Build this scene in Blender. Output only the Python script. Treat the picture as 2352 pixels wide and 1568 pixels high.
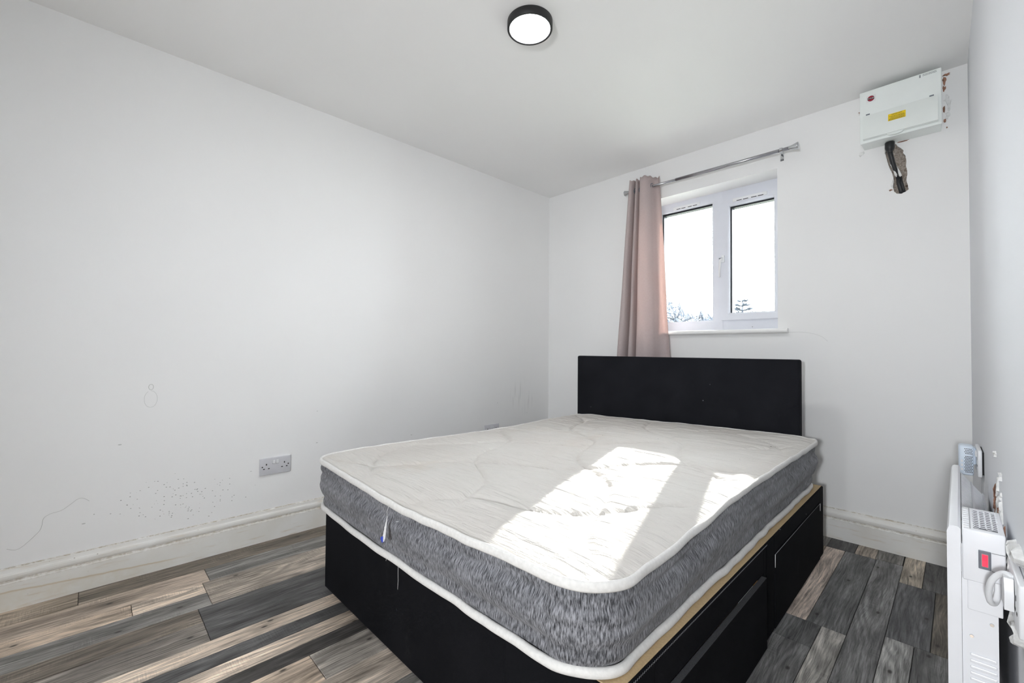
import bpy, bmesh, math, random
from mathutils import Vector, Matrix, noise

for o in list(bpy.data.objects):
    bpy.data.objects.remove(o, do_unlink=True)
SC = bpy.context.scene
COL = SC.collection
R = math.radians
PI = math.pi
rnd = random.Random(7)

# ------------------------------------------------------------------ camera
CAM_POS = Vector((2.45334, -2.82574, 0.97014))
CR = Vector((0.69719963, 0.7168349, 0.00777241))
CU = Vector((0.00868966, -0.01929188, 0.99977613))
CF = Vector((-0.71682437, 0.69697601, 0.01967934))
cam_d = bpy.data.cameras.new('camera')
cam_d.sensor_width = 36.0
cam_d.lens = 997.868 * 36.0 / 2352.0
cam_d.clip_start = 0.01
cam_d.clip_end = 200
cam = bpy.data.objects.new('camera', cam_d)
COL.objects.link(cam)
cam.matrix_world = Matrix(((CR.x, CU.x, -CF.x, CAM_POS.x),
                           (CR.y, CU.y, -CF.y, CAM_POS.y),
                           (CR.z, CU.z, -CF.z, CAM_POS.z),
                           (0, 0, 0, 1)))
SC.camera = cam

# ------------------------------------------------------------------ world, sun, exposure
SKY_STRENGTH = 15.0
SUN_STRENGTH = 13.0
LAMP_STRENGTH = 74.0
FLASH_POWER = 146.0
EXPOSURE = 0.70
w = bpy.data.worlds.new('world')
SC.world = w
w.use_nodes = True
bg = w.node_tree.nodes['Background']
bg.inputs[0].default_value = (0.90, 0.95, 1.0, 1)
bg.inputs[1].default_value = SKY_STRENGTH
sun_d = bpy.data.lights.new('sun', 'SUN')
sun_d.energy = SUN_STRENGTH
sun_d.angle = R(0.6)
sun_d.color = (1.0, 0.965, 0.91)
sun = bpy.data.objects.new('sun', sun_d)
COL.objects.link(sun)
sun.rotation_euler = Vector((0.42, -1.42, -0.655)).to_track_quat('-Z', 'Y').to_euler()
sun.location = (-2, 8, 5)
# the photographer's flash, set up behind the viewpoint (its soft shadows fall behind the heater and the fuse box)
fl_d = bpy.data.lights.new('photographer_flash', 'SPOT')
fl_d.spot_size = R(139)
fl_d.spot_blend = 1.0
fl_d.energy = FLASH_POWER
fl_d.shadow_soft_size = .12
fl_d.color = (.94, .97, 1.0)
flash = bpy.data.objects.new('photographer_flash', fl_d)
COL.objects.link(flash)
flash.location = (2.53, -4.20, 1.15)
flash.rotation_euler = (Vector((1.98, 0, .85)) - flash.location).to_track_quat('-Z', 'Y').to_euler()
vs = SC.view_settings
vs.view_transform = 'Standard'
vs.look = 'None'
vs.gamma = 1.0
vs.use_curve_mapping = False
vs.exposure = EXPOSURE
SC.cycles.use_denoising = True
SC.cycles.use_adaptive_sampling = True
SC.cycles.adaptive_threshold = .02
SC.cycles.adaptive_min_samples = 20
SC.cycles.max_bounces = 10
SC.cycles.diffuse_bounces = 7
SC.cycles.transparent_max_bounces = 12

# ------------------------------------------------------------------ helpers
def link(o, parent=None):
    COL.objects.link(o)
    if parent is not None:
        o.parent = parent
    return o

def mesh_obj(name, bm, mat, parent=None, smooth=False):
    me = bpy.data.meshes.new(name)
    bmesh.ops.recalc_face_normals(bm, faces=bm.faces)
    bm.to_mesh(me)
    bm.free()
    if mat is not None:
        me.materials.append(mat)
    if smooth:
        for p in me.polygons:
            p.use_smooth = True
    return link(bpy.data.objects.new(name, me), parent)

def tag(o, label, cat, group=None, kind=None):
    o['label'] = label
    if cat:
        o['category'] = cat
    if group:
        o['group'] = group
    if kind:
        o['kind'] = kind
    return o

def struct(o, label=None):
    o['kind'] = 'structure'
    if label:
        o['label'] = label
    return o

def thing(name, label, cat, loc=(0, 0, 0), rot=(0, 0, 0), group=None):
    o = bpy.data.objects.new(name, None)
    o.empty_display_size = 0.05
    link(o)
    o.location = loc
    o.rotation_euler = rot
    return tag(o, label, cat, group)

def add_box(bm, x0, x1, y0, y1, z0, z1, bevel=0.0, seg=2):
    r = bmesh.ops.create_cube(bm, size=1.0)
    vs_ = r['verts']
    for v in vs_:
        v.co = Vector((x0 + (v.co.x + .5) * (x1 - x0), y0 + (v.co.y + .5) * (y1 - y0), z0 + (v.co.z + .5) * (z1 - z0)))
    if bevel > 0:
        es = list({e for v in vs_ for e in v.link_edges})
        bmesh.ops.bevel(bm, geom=es, offset=bevel, segments=seg, profile=.5, affect='EDGES', clamp_overlap=True)
    return bm

def box(name, x0, x1, y0, y1, z0, z1, mat, parent=None, bevel=0.0, seg=2, smooth=False):
    bm = bmesh.new()
    add_box(bm, x0, x1, y0, y1, z0, z1, bevel, seg)
    return mesh_obj(name, bm, mat, parent, smooth)

def add_tube(bm, pts, r, n=8, closed=False, cap=True, flat=(1, 1)):
    """tube of radius r (float or list) along pts; flat scales the two section axes"""
    P = [Vector(p) for p in pts]
    m = len(P)
    rings = []
    up0 = None
    for i in range(m):
        if closed:
            t = P[(i + 1) % m] - P[i - 1]
        else:
            t = P[min(i + 1, m - 1)] - P[max(i - 1, 0)]
        t.normalize()
        if up0 is None:
            a = Vector((0, 0, 1)) if abs(t.z) < .95 else Vector((0, 1, 0))
        else:
            a = up0
        s = t.cross(a)
        if s.length < 1e-6:
            s = t.cross(Vector((1, 0, 0)))
        s.normalize()
        u = s.cross(t)
        if not closed:
            up0 = u
        rr = r[i] if isinstance(r, (list, tuple)) else r
        rings.append([bm.verts.new(P[i] + s * (math.cos(2 * PI * k / n) * rr * flat[0]) + u * (math.sin(2 * PI * k / n) * rr * flat[1])) for k in range(n)])
    for i in range(m if closed else m - 1):
        a, b = rings[i], rings[(i + 1) % m]
        for k in range(n):
            bm.faces.new((a[k], a[(k + 1) % n], b[(k + 1) % n], b[k]))
    if cap and not closed:
        bm.faces.new(rings[0][::-1])
        bm.faces.new(rings[-1])
    return bm

def tube(name, pts, r, mat, parent=None, n=8, closed=False, smooth=True, flat=(1, 1)):
    bm = bmesh.new()
    add_tube(bm, pts, r, n, closed, True, flat)
    return mesh_obj(name, bm, mat, parent, smooth)

def add_prism(bm, poly, axis, a, b):
    """extrude 2D polygon: axis 0 -> poly is (y,z) along x; 1 -> (x,z) along y; 2 -> (x,y) along z"""
    def mk(p, t):
        if axis == 0:
            return Vector((t, p[0], p[1]))
        if axis == 1:
            return Vector((p[0], t, p[1]))
        return Vector((p[0], p[1], t))
    A = [bm.verts.new(mk(p, a)) for p in poly]
    B = [bm.verts.new(mk(p, b)) for p in poly]
    n = len(poly)
    for i in range(n):
        bm.faces.new((A[i], A[(i + 1) % n], B[(i + 1) % n], B[i]))
    f1 = bm.faces.new(A[::-1])
    f2 = bm.faces.new(B)
    bmesh.ops.triangulate(bm, faces=[f1, f2])
    return bm

def prism(name, poly, axis, a, b, mat, parent=None, smooth=False):
    bm = bmesh.new()
    add_prism(bm, poly, axis, a, b)
    return mesh_obj(name, bm, mat, parent, smooth)

def add_lathe(bm, prof, centre, axis=2, n=32, cap=True):
    """prof list of (r, t) along the axis"""
    c = Vector(centre)
    rings = []
    for r, t in prof:
        ring = []
        for k in range(n):
            a = 2 * PI * k / n
            p, q = math.cos(a) * r, math.sin(a) * r
            v = Vector((p, q, t)) if axis == 2 else (Vector((t, p, q)) if axis == 0 else Vector((p, t, q)))
            ring.append(bm.verts.new(c + v))
        rings.append(ring)
    for a, b in zip(rings[:-1], rings[1:]):
        for k in range(n):
            bm.faces.new((a[k], a[(k + 1) % n], b[(k + 1) % n], b[k]))
    if cap:
        bm.faces.new(rings[0][::-1])
        bm.faces.new(rings[-1])
    return bm

def lathe(name, prof, centre, mat, parent=None, axis=2, n=32, smooth=False):
    bm = bmesh.new()
    add_lathe(bm, prof, centre, axis, n)
    o = mesh_obj(name, bm, mat, parent, False)
    if smooth:
        for p in o.data.polygons:
            p.use_smooth = len(p.vertices) == 4
    return o

def text_obj(name, body, size, mat, parent, matrix, extrude=0.0002):
    cu = bpy.data.curves.new(name, 'FONT')
    cu.body = body
    cu.size = size
    cu.align_x = 'CENTER'
    cu.align_y = 'CENTER'
    cu.extrude = extrude
    tmp = bpy.data.objects.new(name + '_tmp', cu)
    COL.objects.link(tmp)
    dg = bpy.context.evaluated_depsgraph_get()
    me = bpy.data.meshes.new_from_object(tmp.evaluated_get(dg))
    bpy.data.objects.remove(tmp, do_unlink=True)
    me.name = name
    me.transform(matrix)
    me.materials.clear()
    me.materials.append(mat)
    return link(bpy.data.objects.new(name, me), parent)

def catmull(P, n):
    out = []
    m = len(P)
    for i in range(m - 1):
        p0, p1, p2, p3 = P[max(i - 1, 0)], P[i], P[i + 1], P[min(i + 2, m - 1)]
        for k in range(n):
            t = k / n
            out.append(tuple(.5 * ((2 * b) + (-a + c) * t + (2 * a - 5 * b + 4 * c - d) * t * t + (-a + 3 * b - 3 * c + d) * t ** 3) for a, b, c, d in zip(p0, p1, p2, p3)))
    out.append(P[-1])
    return out
def smooth_angle(o, ang=40):
    me = o.data
    for p in me.polygons:
        p.use_smooth = True
    try:
        me.set_sharp_from_angle(angle=R(ang))
    except Exception:
        pass
    return o

# ------------------------------------------------------------------ materials
class NT:
    def __init__(self, name):
        self.m = bpy.data.materials.new(name)
        self.m.use_nodes = True
        self.t = self.m.node_tree
        self.b = self.t.nodes['Principled BSDF']
        self.out = self.t.nodes['Material Output']
    def n(self, typ, **kw):
        nd = self.t.nodes.new(typ)
        for k, v in kw.items():
            setattr(nd, k, v)
        return nd
    def l(self, a, b):
        self.t.links.new(a, b)
    def put(self, sock, v):
        if isinstance(v, (int, float)):
            sock.default_value = v
        elif isinstance(v, (tuple, list)):
            if sock.type == 'VECTOR':
                sock.default_value = tuple(v)[:3]
            else:
                sock.default_value = tuple(v) if len(v) == 4 else tuple(v) + (1,)
        else:
            self.l(v, sock)
    def math(self, op, a, b=0.0, clamp=False):
        nd = self.n('ShaderNodeMath', operation=op, use_clamp=clamp)
        self.put(nd.inputs[0], a)
        self.put(nd.inputs[1], b)
        return nd.outputs[0]
    def vmath(self, op, a, b):
        nd = self.n('ShaderNodeVectorMath', operation=op)
        self.put(nd.inputs[0], a)
        self.put(nd.inputs[1], b)
        return nd.outputs[0]
    def mix(self, f, a, b, blend='MIX'):
        nd = self.n('ShaderNodeMix', data_type='RGBA', blend_type=blend)
        self.put(nd.inputs[0], f)
        self.put(nd.inputs[6], a)
        self.put(nd.inputs[7], b)
        return nd.outputs[2]
    def ramp(self, v, a, b, lo=0.0, hi=1.0):
        nd = self.n('ShaderNodeMapRange')
        self.put(nd.inputs[0], v)
        for i, x in zip((1, 2, 3, 4), (a, b, lo, hi)):
            nd.inputs[i].default_value = x
        return nd.outputs[0]
    def smooth(self, v, a, b, lo=0.0, hi=1.0):
        nd = self.n('ShaderNodeMapRange', interpolation_type='SMOOTHSTEP')
        self.put(nd.inputs[0], v)
        for i, x in zip((1, 2, 3, 4), (a, b, lo, hi)):
            nd.inputs[i].default_value = x
        return nd.outputs[0]
    def noise(self, vec, scale=5.0, detail=3.0, rough=.5):
        nd = self.n('ShaderNodeTexNoise')
        self.put(nd.inputs['Vector'], vec)
        nd.inputs['Scale'].default_value = scale
        nd.inputs['Detail'].default_value = detail
        nd.inputs['Roughness'].default_value = rough
        return nd.outputs[0]
    def voro(self, vec, scale=5.0, rand=1.0):
        nd = self.n('ShaderNodeTexVoronoi')
        self.put(nd.inputs['Vector'], vec)
        nd.inputs['Scale'].default_value = scale
        nd.inputs['Randomness'].default_value = rand
        return nd
    def obj(self):
        return self.n('ShaderNodeTexCoord').outputs['Object']
    def pos(self):
        return self.n('ShaderNodeNewGeometry').outputs['Position']
    def sep(self, v):
        nd = self.n('ShaderNodeSeparateXYZ')
        self.l(v, nd.inputs[0])
        return nd.outputs
    def bump(self, h, strength=.3, dist=.002):
        nd = self.n('ShaderNodeBump')
        nd.inputs['Strength'].default_value = strength
        nd.inputs['Distance'].default_value = dist
        self.put(nd.inputs['Height'], h)
        self.l(nd.outputs[0], self.b.inputs['Normal'])
    def base(self, c):
        self.put(self.b.inputs['Base Color'], c)
    def set(self, **kw):
        for k, v in kw.items():
            self.b.inputs[k].default_value = v
        return self

def plain(name, col, rough=.5, metal=0.0, var=0.04, scale=40, bump=0.0, spec=None):
    m = NT(name)
    nz = m.noise(m.obj(), scale, 3)
    f = m.ramp(nz, .3, .7, 1 - var, 1 + var)
    nd = m.n('ShaderNodeVectorMath', operation='SCALE')
    nd.inputs[0].default_value = col
    m.l(f, nd.inputs[3])
    m.base(nd.outputs[0])
    m.set(Roughness=rough, Metallic=metal)
    if spec is not None:
        m.b.inputs['Specular IOR Level'].default_value = spec
    if bump:
        m.bump(m.noise(m.obj(), scale * 6, 2), bump, .001)
    return m.m

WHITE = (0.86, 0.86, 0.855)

def wall_mat(name, marks=None, tint=WHITE):
    m = NT(name)
    p = m.pos()
    big = m.noise(p, 1.3, 1)
    col = m.mix(m.ramp(big, .35, .65), tuple(c * .975 for c in tint), tint)
    if marks == 'left':
        s = m.sep(p)
        # chipped specks above the skirting board
        dy = m.math('DIVIDE', m.math('ADD', s[1], 2.50), .26)
        dz = m.math('DIVIDE', m.math('SUBTRACT', s[2], .285), .11)
        d = m.math('SQRT', m.math('ADD', m.math('MULTIPLY', dy, dy), m.math('MULTIPLY', dz, dz)))
        area = m.smooth(d, .3, 1.25, 1, 0)
        v = m.voro(m.vmath('MULTIPLY', p, (1, 1.0, 1.6)), 100)
        rc = m.sep(v.outputs['Color'])
        spot = m.math('LESS_THAN', v.outputs['Distance'], m.math('MULTIPLY', rc[0], .26))
        keep = m.math('LESS_THAN', rc[1], m.math('MULTIPLY', area, .6))
        col = m.mix(m.math('MULTIPLY', m.math('MULTIPLY', spot, keep), .75), col, (.16, .16, .155))
        # wider thin scatter of scuffs on the lower wall
        low = m.smooth(s[2], .2, .75, 1, 0)
        v2 = m.voro(m.vmath('MULTIPLY', p, (1, .55, 1.5)), 34)
        r2 = m.sep(v2.outputs['Color'])
        sp2 = m.math('LESS_THAN', v2.outputs['Distance'], m.math('MULTIPLY', r2[0], .12))
        k2 = m.math('LESS_THAN', r2[1], m.math('MULTIPLY', low, .16))
        col = m.mix(m.math('MULTIPLY', m.math('MULTIPLY', sp2, k2), .5), col, (.25, .25, .24))
        # run marks close to the corner
        dy = m.math('DIVIDE', m.math('ADD', s[1], .32), .16)
        dz = m.math('DIVIDE', m.math('SUBTRACT', s[2], .60), .15)
        d = m.math('SQRT', m.math('ADD', m.math('MULTIPLY', dy, dy), m.math('MULTIPLY', dz, dz)))
        a2 = m.smooth(d, .2, 1.1, 1, 0)
        st = m.noise(m.vmath('MULTIPLY', p, (1, 46, 4)), 1.0, 1)
        st = m.smooth(st, .52, .72)
        col = m.mix(m.math('MULTIPLY', m.math('MULTIPLY', a2, st), .35), col, (.36, .37, .37))
    if marks == 'back':
        s = m.sep(p)
        v2 = m.voro(m.vmath('MULTIPLY', p, (1.2, 1, .8)), 9)
        r2 = m.sep(v2.outputs['Color'])
        sp2 = m.math('LESS_THAN', v2.outputs['Distance'], m.math('MULTIPLY', r2[0], .018))
        col = m.mix(m.math('MULTIPLY', sp2, .45), col, (.4, .4, .4))
    m.base(col)
    m.set(Roughness=.72)
    m.b.inputs['Specular IOR Level'].default_value = .25
    if marks:
        m.bump(m.noise(p, 90, 0), .08, .0015)
    return m.m

M = {}
M['wall_left'] = wall_mat('wall_left_paint', 'left')
M['wall_back'] = wall_mat('wall_back_paint', 'back')
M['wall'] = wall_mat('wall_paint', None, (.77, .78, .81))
M['ceiling'] = wall_mat('ceiling_paint', None, (.885, .885, .88))

def skirting_mat():
    m = NT('skirting_gloss')
    p = m.pos()
    s = m.sep(p)
    col = m.mix(m.ramp(m.noise(p, 7, 4), .35, .7), (.80, .795, .77), (.74, .72, .67))
    # brown water tide line with its own wandering height
    wob = m.noise(m.vmath('MULTIPLY', p, (1, 1, 0)), 9, 4, .6)
    along = m.math('MULTIPLY', s[1], -1)
    h = m.math('ADD', m.math('MULTIPLY', m.math('SUBTRACT', along, 2.58), .075), .036)
    h = m.math('ADD', h, m.math('MULTIPLY', m.math('SUBTRACT', wob, .5), .016))
    dd = m.math('ABSOLUTE', m.math('SUBTRACT', s[2], h))
    line = m.smooth(dd, .0, .0055, 1, 0)
    only = m.math('MULTIPLY', m.smooth(s[1], -2.62, -2.45, 1, 0), m.smooth(s[0], .05, .2, 1, 0))
    col = m.mix(m.math('MULTIPLY', m.math('MULTIPLY', line, only), .6), col, (.52, .38, .2))
    below = m.math('MULTIPLY', m.math('LESS_THAN', s[2], h), only)
    col = m.mix(m.math('MULTIPLY', below, m.ramp(m.noise(p, 28, 4), .3, .8, .05, .4)), col, (.62, .54, .4))
    # brushed brown smears
    sm = m.smooth(m.noise(m.vmath('MULTIPLY', p, (3, 3, 26)), 2.2, 5, .6), .56, .75)
    col = m.mix(m.math('MULTIPLY', sm, .5), col, (.55, .44, .3))
    # dust on the moulded ledge, specks
    dn = m.noise(p, 70, 4, .65)
    for (zc, zw, am) in ((.1535, .004, .75), (.1065, .0055, .55), (.0985, .0025, .4)):
        ln = m.smooth(m.math('ABSOLUTE', m.math('SUBTRACT', s[2], zc)), zw * .4, zw, 1, 0)
        col = m.mix(m.math('MULTIPLY', m.math('MULTIPLY', ln, m.smooth(dn, .3, .68)), am), col, (.30, .24, .15))
    v = m.voro(p, 75)
    rc = m.sep(v.outputs['Color'])
    sp = m.math('MULTIPLY', m.math('LESS_THAN', v.outputs['Distance'], m.math('MULTIPLY', rc[0], .2)), m.math('LESS_THAN', rc[1], .10))
    col = m.mix(m.math('MULTIPLY', sp, .6), col, (.22, .18, .12))
    m.base(col)
    m.set(Roughness=.42)
    m.bump(m.noise(p, 60, 2), .06, .001)
    return m.m
M['skirting'] = skirting_mat()

def plank_mat():
    m = NT('weathered_plank')
    oi = m.n('ShaderNodeObjectInfo')
    o = m.obj()
    off = m.n('ShaderNodeCombineXYZ')
    m.l(m.math('MULTIPLY', oi.outputs['Random'], 37.0), off.inputs[0])
    m.l(m.math('MULTIPLY', oi.outputs['Random'], 91.0), off.inputs[1])
    p = m.vmath('ADD', o, off.outputs[0])
    warp = m.noise(m.vmath('MULTIPLY', p, (14, 2.2, 1)), 1.0, 3)
    pw = m.n('ShaderNodeVectorMath', operation='MULTIPLY_ADD')
    m.l(warp, pw.inputs[0])
    pw.inputs[1].default_value = (.05, 0, 0)
    m.l(p, pw.inputs[2])
    grain = m.noise(m.vmath('MULTIPLY', pw.outputs[0], (150, 5, 1)), 1.0, 5, .65)
    fibre = m.noise(m.vmath('MULTIPLY', pw.outputs[0], (520, 22, 1)), 1.0, 3, .6)
    patch = m.noise(m.vmath('MULTIPLY', p, (16, 3.0, 1)), 1.0, 4, .55)
    saw = m.noise(m.vmath('MULTIPLY', p, (16, 260, 1)), 1.0, 2)
    sawm = m.smooth(m.noise(m.vmath('MULTIPLY', p, (9, 4.5, 1)), 1.0, 2), .5, .68)
    c = oi.outputs['Color']
    k = m.math('ADD', m.ramp(grain, .36, .64, .55, 1.35), m.ramp(fibre, .35, .65, -.22, .22))
    k = m.math('MULTIPLY', k, m.ramp(patch, .36, .66, .6, 1.3))
    k = m.math('MULTIPLY', k, m.math('ADD', 1.0, m.math('MULTIPLY', sawm, m.ramp(saw, .3, .7, -.22, .22))))
    # cathedral figure: contour rings of a stretched field
    fld = m.noise(m.vmath('MULTIPLY', p, (7.5, 1.1, 1)), 1.0, 1)
    rg = m.math('SINE', m.math('MULTIPLY', fld, 95.0))
    fig = m.smooth(m.noise(m.vmath('MULTIPLY', p, (4, 1.6, 1)), 1.0, 1), .42, .6)
    k = m.math('MULTIPLY', k, m.math('ADD', 1.0, m.math('MULTIPLY', fig, m.ramp(rg, -1, 1, -.26, .16))))
    k = m.math('MULTIPLY', k, 1.25)
    nd = m.n('ShaderNodeVectorMath', operation='SCALE')
    m.l(c, nd.inputs[0])
    m.l(k, nd.inputs[3])
    col = nd.outputs[0]
    # knots: small dark eyes with a darker ring of wood
    v = m.voro(m.vmath('MULTIPLY', p, (9.5, 5.0, 1)), 1.0)
    v.voronoi_dimensions = '2D'
    rc = m.sep(v.outputs['Color'])
    kn = m.math('MULTIPLY', m.smooth(v.outputs['Distance'], .02, .075, 1, 0), m.math('LESS_THAN', rc[1], .38))
    col = m.mix(m.math('MULTIPLY', kn, .88), col, (.02, .017, .014))
    ring = m.math('MULTIPLY', m.smooth(v.outputs['Distance'], .05, .32, 1, 0), m.math('LESS_THAN', rc[1], .38))
    col = m.mix(m.math('MULTIPLY', ring, .35), col, (.05, .045, .04))
    # long splits
    sp = m.smooth(m.noise(m.vmath('MULTIPLY', pw.outputs[0], (85, 1.6, 1)), 1.0, 2), .68, .72)
    col = m.mix(m.math('MULTIPLY', sp, .6), col, (.03, .026, .022))
    m.base(col)
    m.set(Roughness=.5)
    m.b.inputs['Specular IOR Level'].default_value = .3
    m.bump(m.math('ADD', grain, m.math('MULTIPLY', fibre, .5)), .25, .0012)
    return m.m
M['plank'] = plank_mat()
M['underlay'] = plain('floor_underlay', (.012, .011, .01), .9)

def fabric_black(name, k, sc):
    m = NT(name)
    o = m.obj()
    wv = m.noise(m.vmath('MULTIPLY', o, (1, 1, 1)), 900, 2)
    big = m.noise(o, 6, 3)
    col = m.mix(m.ramp(big, .3, .7), tuple(c * k for c in (.0085, .009, .0115)), tuple(c * k for c in (.014, .0145, .018)))
    col = m.mix(m.ramp(wv, .45, .75, 0, .35), col, tuple(c * k for c in (.035, .036, .044)))
    v = m.voro(o, 16)
    rc = m.sep(v.outputs['Color'])
    lint = m.math('MULTIPLY', m.math('LESS_THAN', v.outputs['Distance'], m.math('MULTIPLY', rc[0], .05)), m.math('LESS_THAN', rc[1], .5))
    col = m.mix(m.math('MULTIPLY', lint, .55), col, (.35, .36, .4))
    scuff = m.smooth(m.noise(m.vmath('MULTIPLY', o, (4, 4, 2)), 1.7, 6, .7), .63, .8)
    col = m.mix(m.math('MULTIPLY', scuff, sc), col, (.09, .088, .085))
    m.base(col)
    m.set(Roughness=.9)
    m.b.inputs['Specular IOR Level'].default_value = .1
    m.bump(wv, .5, .0006)
    return m.m
M['black'] = fabric_black('black_upholstery', .55, .16)
M['black_lit'] = plain('black_cloth_painted_lit', (.040, .041, .045), .9, 0, .25, 400, .3)  # greyer copy of the black cloth, with grazing light put into the colour
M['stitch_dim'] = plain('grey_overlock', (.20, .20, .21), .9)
M['black_head'] = fabric_black('headboard_upholstery', 1.0, .02)

def melange():
    m = NT('grey_melange_border')
    uv = m.n('ShaderNodeTexCoord').outputs['UV']     # u along the edge in metres, v height in metres
    a = m.noise(m.vmath('MULTIPLY', uv, (620, 58, 1)), 1.0, 3, .6)
    b = m.noise(m.vmath('MULTIPLY', uv, (300, 34, 1)), 1.0, 3, .6)
    big = m.noise(m.vmath('MULTIPLY', uv, (9, 14, 1)), 1.0, 2)
    k = m.math('ADD', m.math('MULTIPLY', a, .6), m.math('MULTIPLY', b, .4))
    k = m.math('ADD', k, m.math('MULTIPLY', m.math('SUBTRACT', big, .5), .12))
    k = m.smooth(k, .37, .65)
    col = m.mix(k, (.026, .027, .031), (.33, .335, .36))
    m.base(col)
    m.set(Roughness=.85)
    m.b.inputs['Sheen Weight'].default_value = .12
    m.b.inputs['Specular IOR Level'].default_value = .2
    m.bump(a, .3, .0006)
    return m.m
M['melange'] = melange()

def ticking():
    m = NT('mattress_ticking')
    o = m.obj()
    s = m.sep(o)
    fine = m.noise(m.vmath('MULTIPLY', o, (1, 1, .2)), 420, 2)
    dam = m.noise(m.vmath('MULTIPLY', o, (30, 7, 1)), 1.0, 5, .6)
    big = m.noise(o, 2.2, 3)
    col = m.mix(m.ramp(big, .35, .7), (.62, .60, .57), (.585, .553, .52))
    stain = m.smooth(m.noise(m.vmath('MULTIPLY', o, (1, 1, 0)), 3.4, 5, .65), .52, .7)
    left = m.smooth(s[0], -.95, -.45, 1, 0)
    col = m.mix(m.math('MULTIPLY', m.math('MULTIPLY', stain, left), .35), col, (.56, .49, .42))
    v = m.voro(m.vmath('MULTIPLY', o, (1, 1, 0)), 17)
    rc = m.sep(v.outputs['Color'])
    sp = m.math('MULTIPLY', m.math('LESS_THAN', v.outputs['Distance'], m.math('MULTIPLY', rc[0], .06)), m.math('LESS_THAN', rc[1], .5))
    col = m.mix(m.math('MULTIPLY', sp, .7), col, (.12, .10, .08))
    m.base(col)
    m.set(Roughness=.8)
    m.b.inputs['Specular IOR Level'].default_value = .2
    wr = m.noise(m.vmath('MULTIPLY', o, (5, 34, 1)), 1.0, 3, .55)
    h = m.math('ADD', m.math('MULTIPLY', wr, 2.2), m.math('ADD', m.math('MULTIPLY', fine, .12), m.math('MULTIPLY', dam, .5)))
    m.bump(h, .9, .008)
    return m.m
M['ticking'] = ticking()
M['tape'] = plain('white_edge_tape', (.72, .71, .69), .8, 0, .06, 120, .3)
M['platform'] = plain('tan_platform_cloth', (.50, .37, .21), .85, 0, .08, 200, .3)
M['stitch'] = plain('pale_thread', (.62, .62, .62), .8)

def curtain_mat():
    m = NT('dusty_pink_curtain')
    uv = m.n('ShaderNodeTexCoord').outputs['UV']
    a = m.noise(m.vmath('MULTIPLY', uv, (900, 60, 1)), 1.0, 2)
    b = m.noise(m.vmath('MULTIPLY', uv, (60, 900, 1)), 1.0, 2)
    k = m.math('ADD', m.math('MULTIPLY', a, .5), m.math('MULTIPLY', b, .5))
    col = m.mix(m.ramp(k, .35, .65), (.53, .455, .45), (.63, .56, .555))
    tr = m.n('ShaderNodeBsdfTranslucent')
    m.put(tr.inputs[0], (.72, .55, .49))
    m.base(col)
    m.set(Roughness=.85)
    m.b.inputs['Specular IOR Level'].default_value = .1
    m.bump(k, .35, .0008)
    mx = m.n('ShaderNodeMixShader')
    mx.inputs[0].default_value = .28
    m.l(m.b.outputs[0], mx.inputs[1])
    m.l(tr.outputs[0], mx.inputs[2])
    m.l(mx.outputs[0], m.out.inputs[0])
    return m.m
M['curtain'] = curtain_mat()
M['steel'] = plain('brushed_steel', (.42, .42, .44), .25, 1.0, .06, 60)
M['chrome'] = plain('chrome', (.6, .61, .63), .12, 1.0, .03, 30)
M['upvc'] = plain('white_upvc', (.72, .74, .80), .3, 0, .02, 12)
M['gasket'] = plain('black_gasket', (.006, .008, .014), .5)
M['sill'] = plain('white_gloss_board', (.82, .82, .81), .3, 0, .02, 10)
M['plastic'] = plain('white_plastic', (.78, .79, .81), .35, 0, .02, 20)
M['socket'] = plain('grey_white_socket', (.60, .60, .63), .35, 0, .03, 20)
M['hole'] = plain('dark_slot', (.008, .007, .007), .7)
M['heater'] = plain('white_enamel', (.83, .84, .87), .32, 0, .015, 15)
M['heater_grey'] = plain('grey_grille', (.17, .175, .19), .6)
M['bezel'] = plain('slate_bezel', (.16, .18, .21), .4)
M['box'] = plain('pale_green_white_enamel', (.83, .87, .85), .38, 0, .015, 12)
M['lid'] = plain('ivory_lid', (.80, .84, .815), .28, 0, .015, 12)
M['yellow'] = plain('yellow_label', (.86, .62, .01), .5, 0, .03, 30)
M['print'] = plain('dark_print', (.05, .045, .03), .6)
M['print_grey'] = plain('grey_print', (.28, .29, .30), .6)
M['logo_red'] = plain('crimson_print', (.33, .005, .03), .45)
M['logo_black'] = plain('black_print', (.02, .01, .012), .45)
M['white_print'] = plain('white_print', (.8, .8, .8), .5)
M['rubber'] = plain('black_rubber', (.012, .013, .015), .42, 0, .2, 60, .2)
M['lamp_black'] = plain('matt_black_rim', (.012, .012, .013), .5)
M['blue_white'] = plain('blue_white_plastic', (.66, .74, .84), .35, 0, .02, 20)
M['blue'] = plain('blue_print', (.03, .06, .42), .6)
M['amber'] = plain('amber_cardboard', (.75, .36, .08), .7, 0, .2, 40)
M['paper'] = plain('white_paper', (.8, .8, .8), .7)
M['brick'] = plain('broken_brick', (.30, .16, .11), .95, 0, .5, 90, .8)
M['plaster'] = plain('torn_plaster', (.76, .76, .75), .9, 0, .12, 70, .8)
M['bark'] = plain('pale_bark', (.04, .047, .062), .9, 0, .25, 6)
M['needles'] = plain('grey_green_needles', (.035, .043, .055), .9, 0, .25, 6)
M['ground'] = plain('garden_ground', (.22, .23, .19), .95, 0, .25, 1.5)

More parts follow.
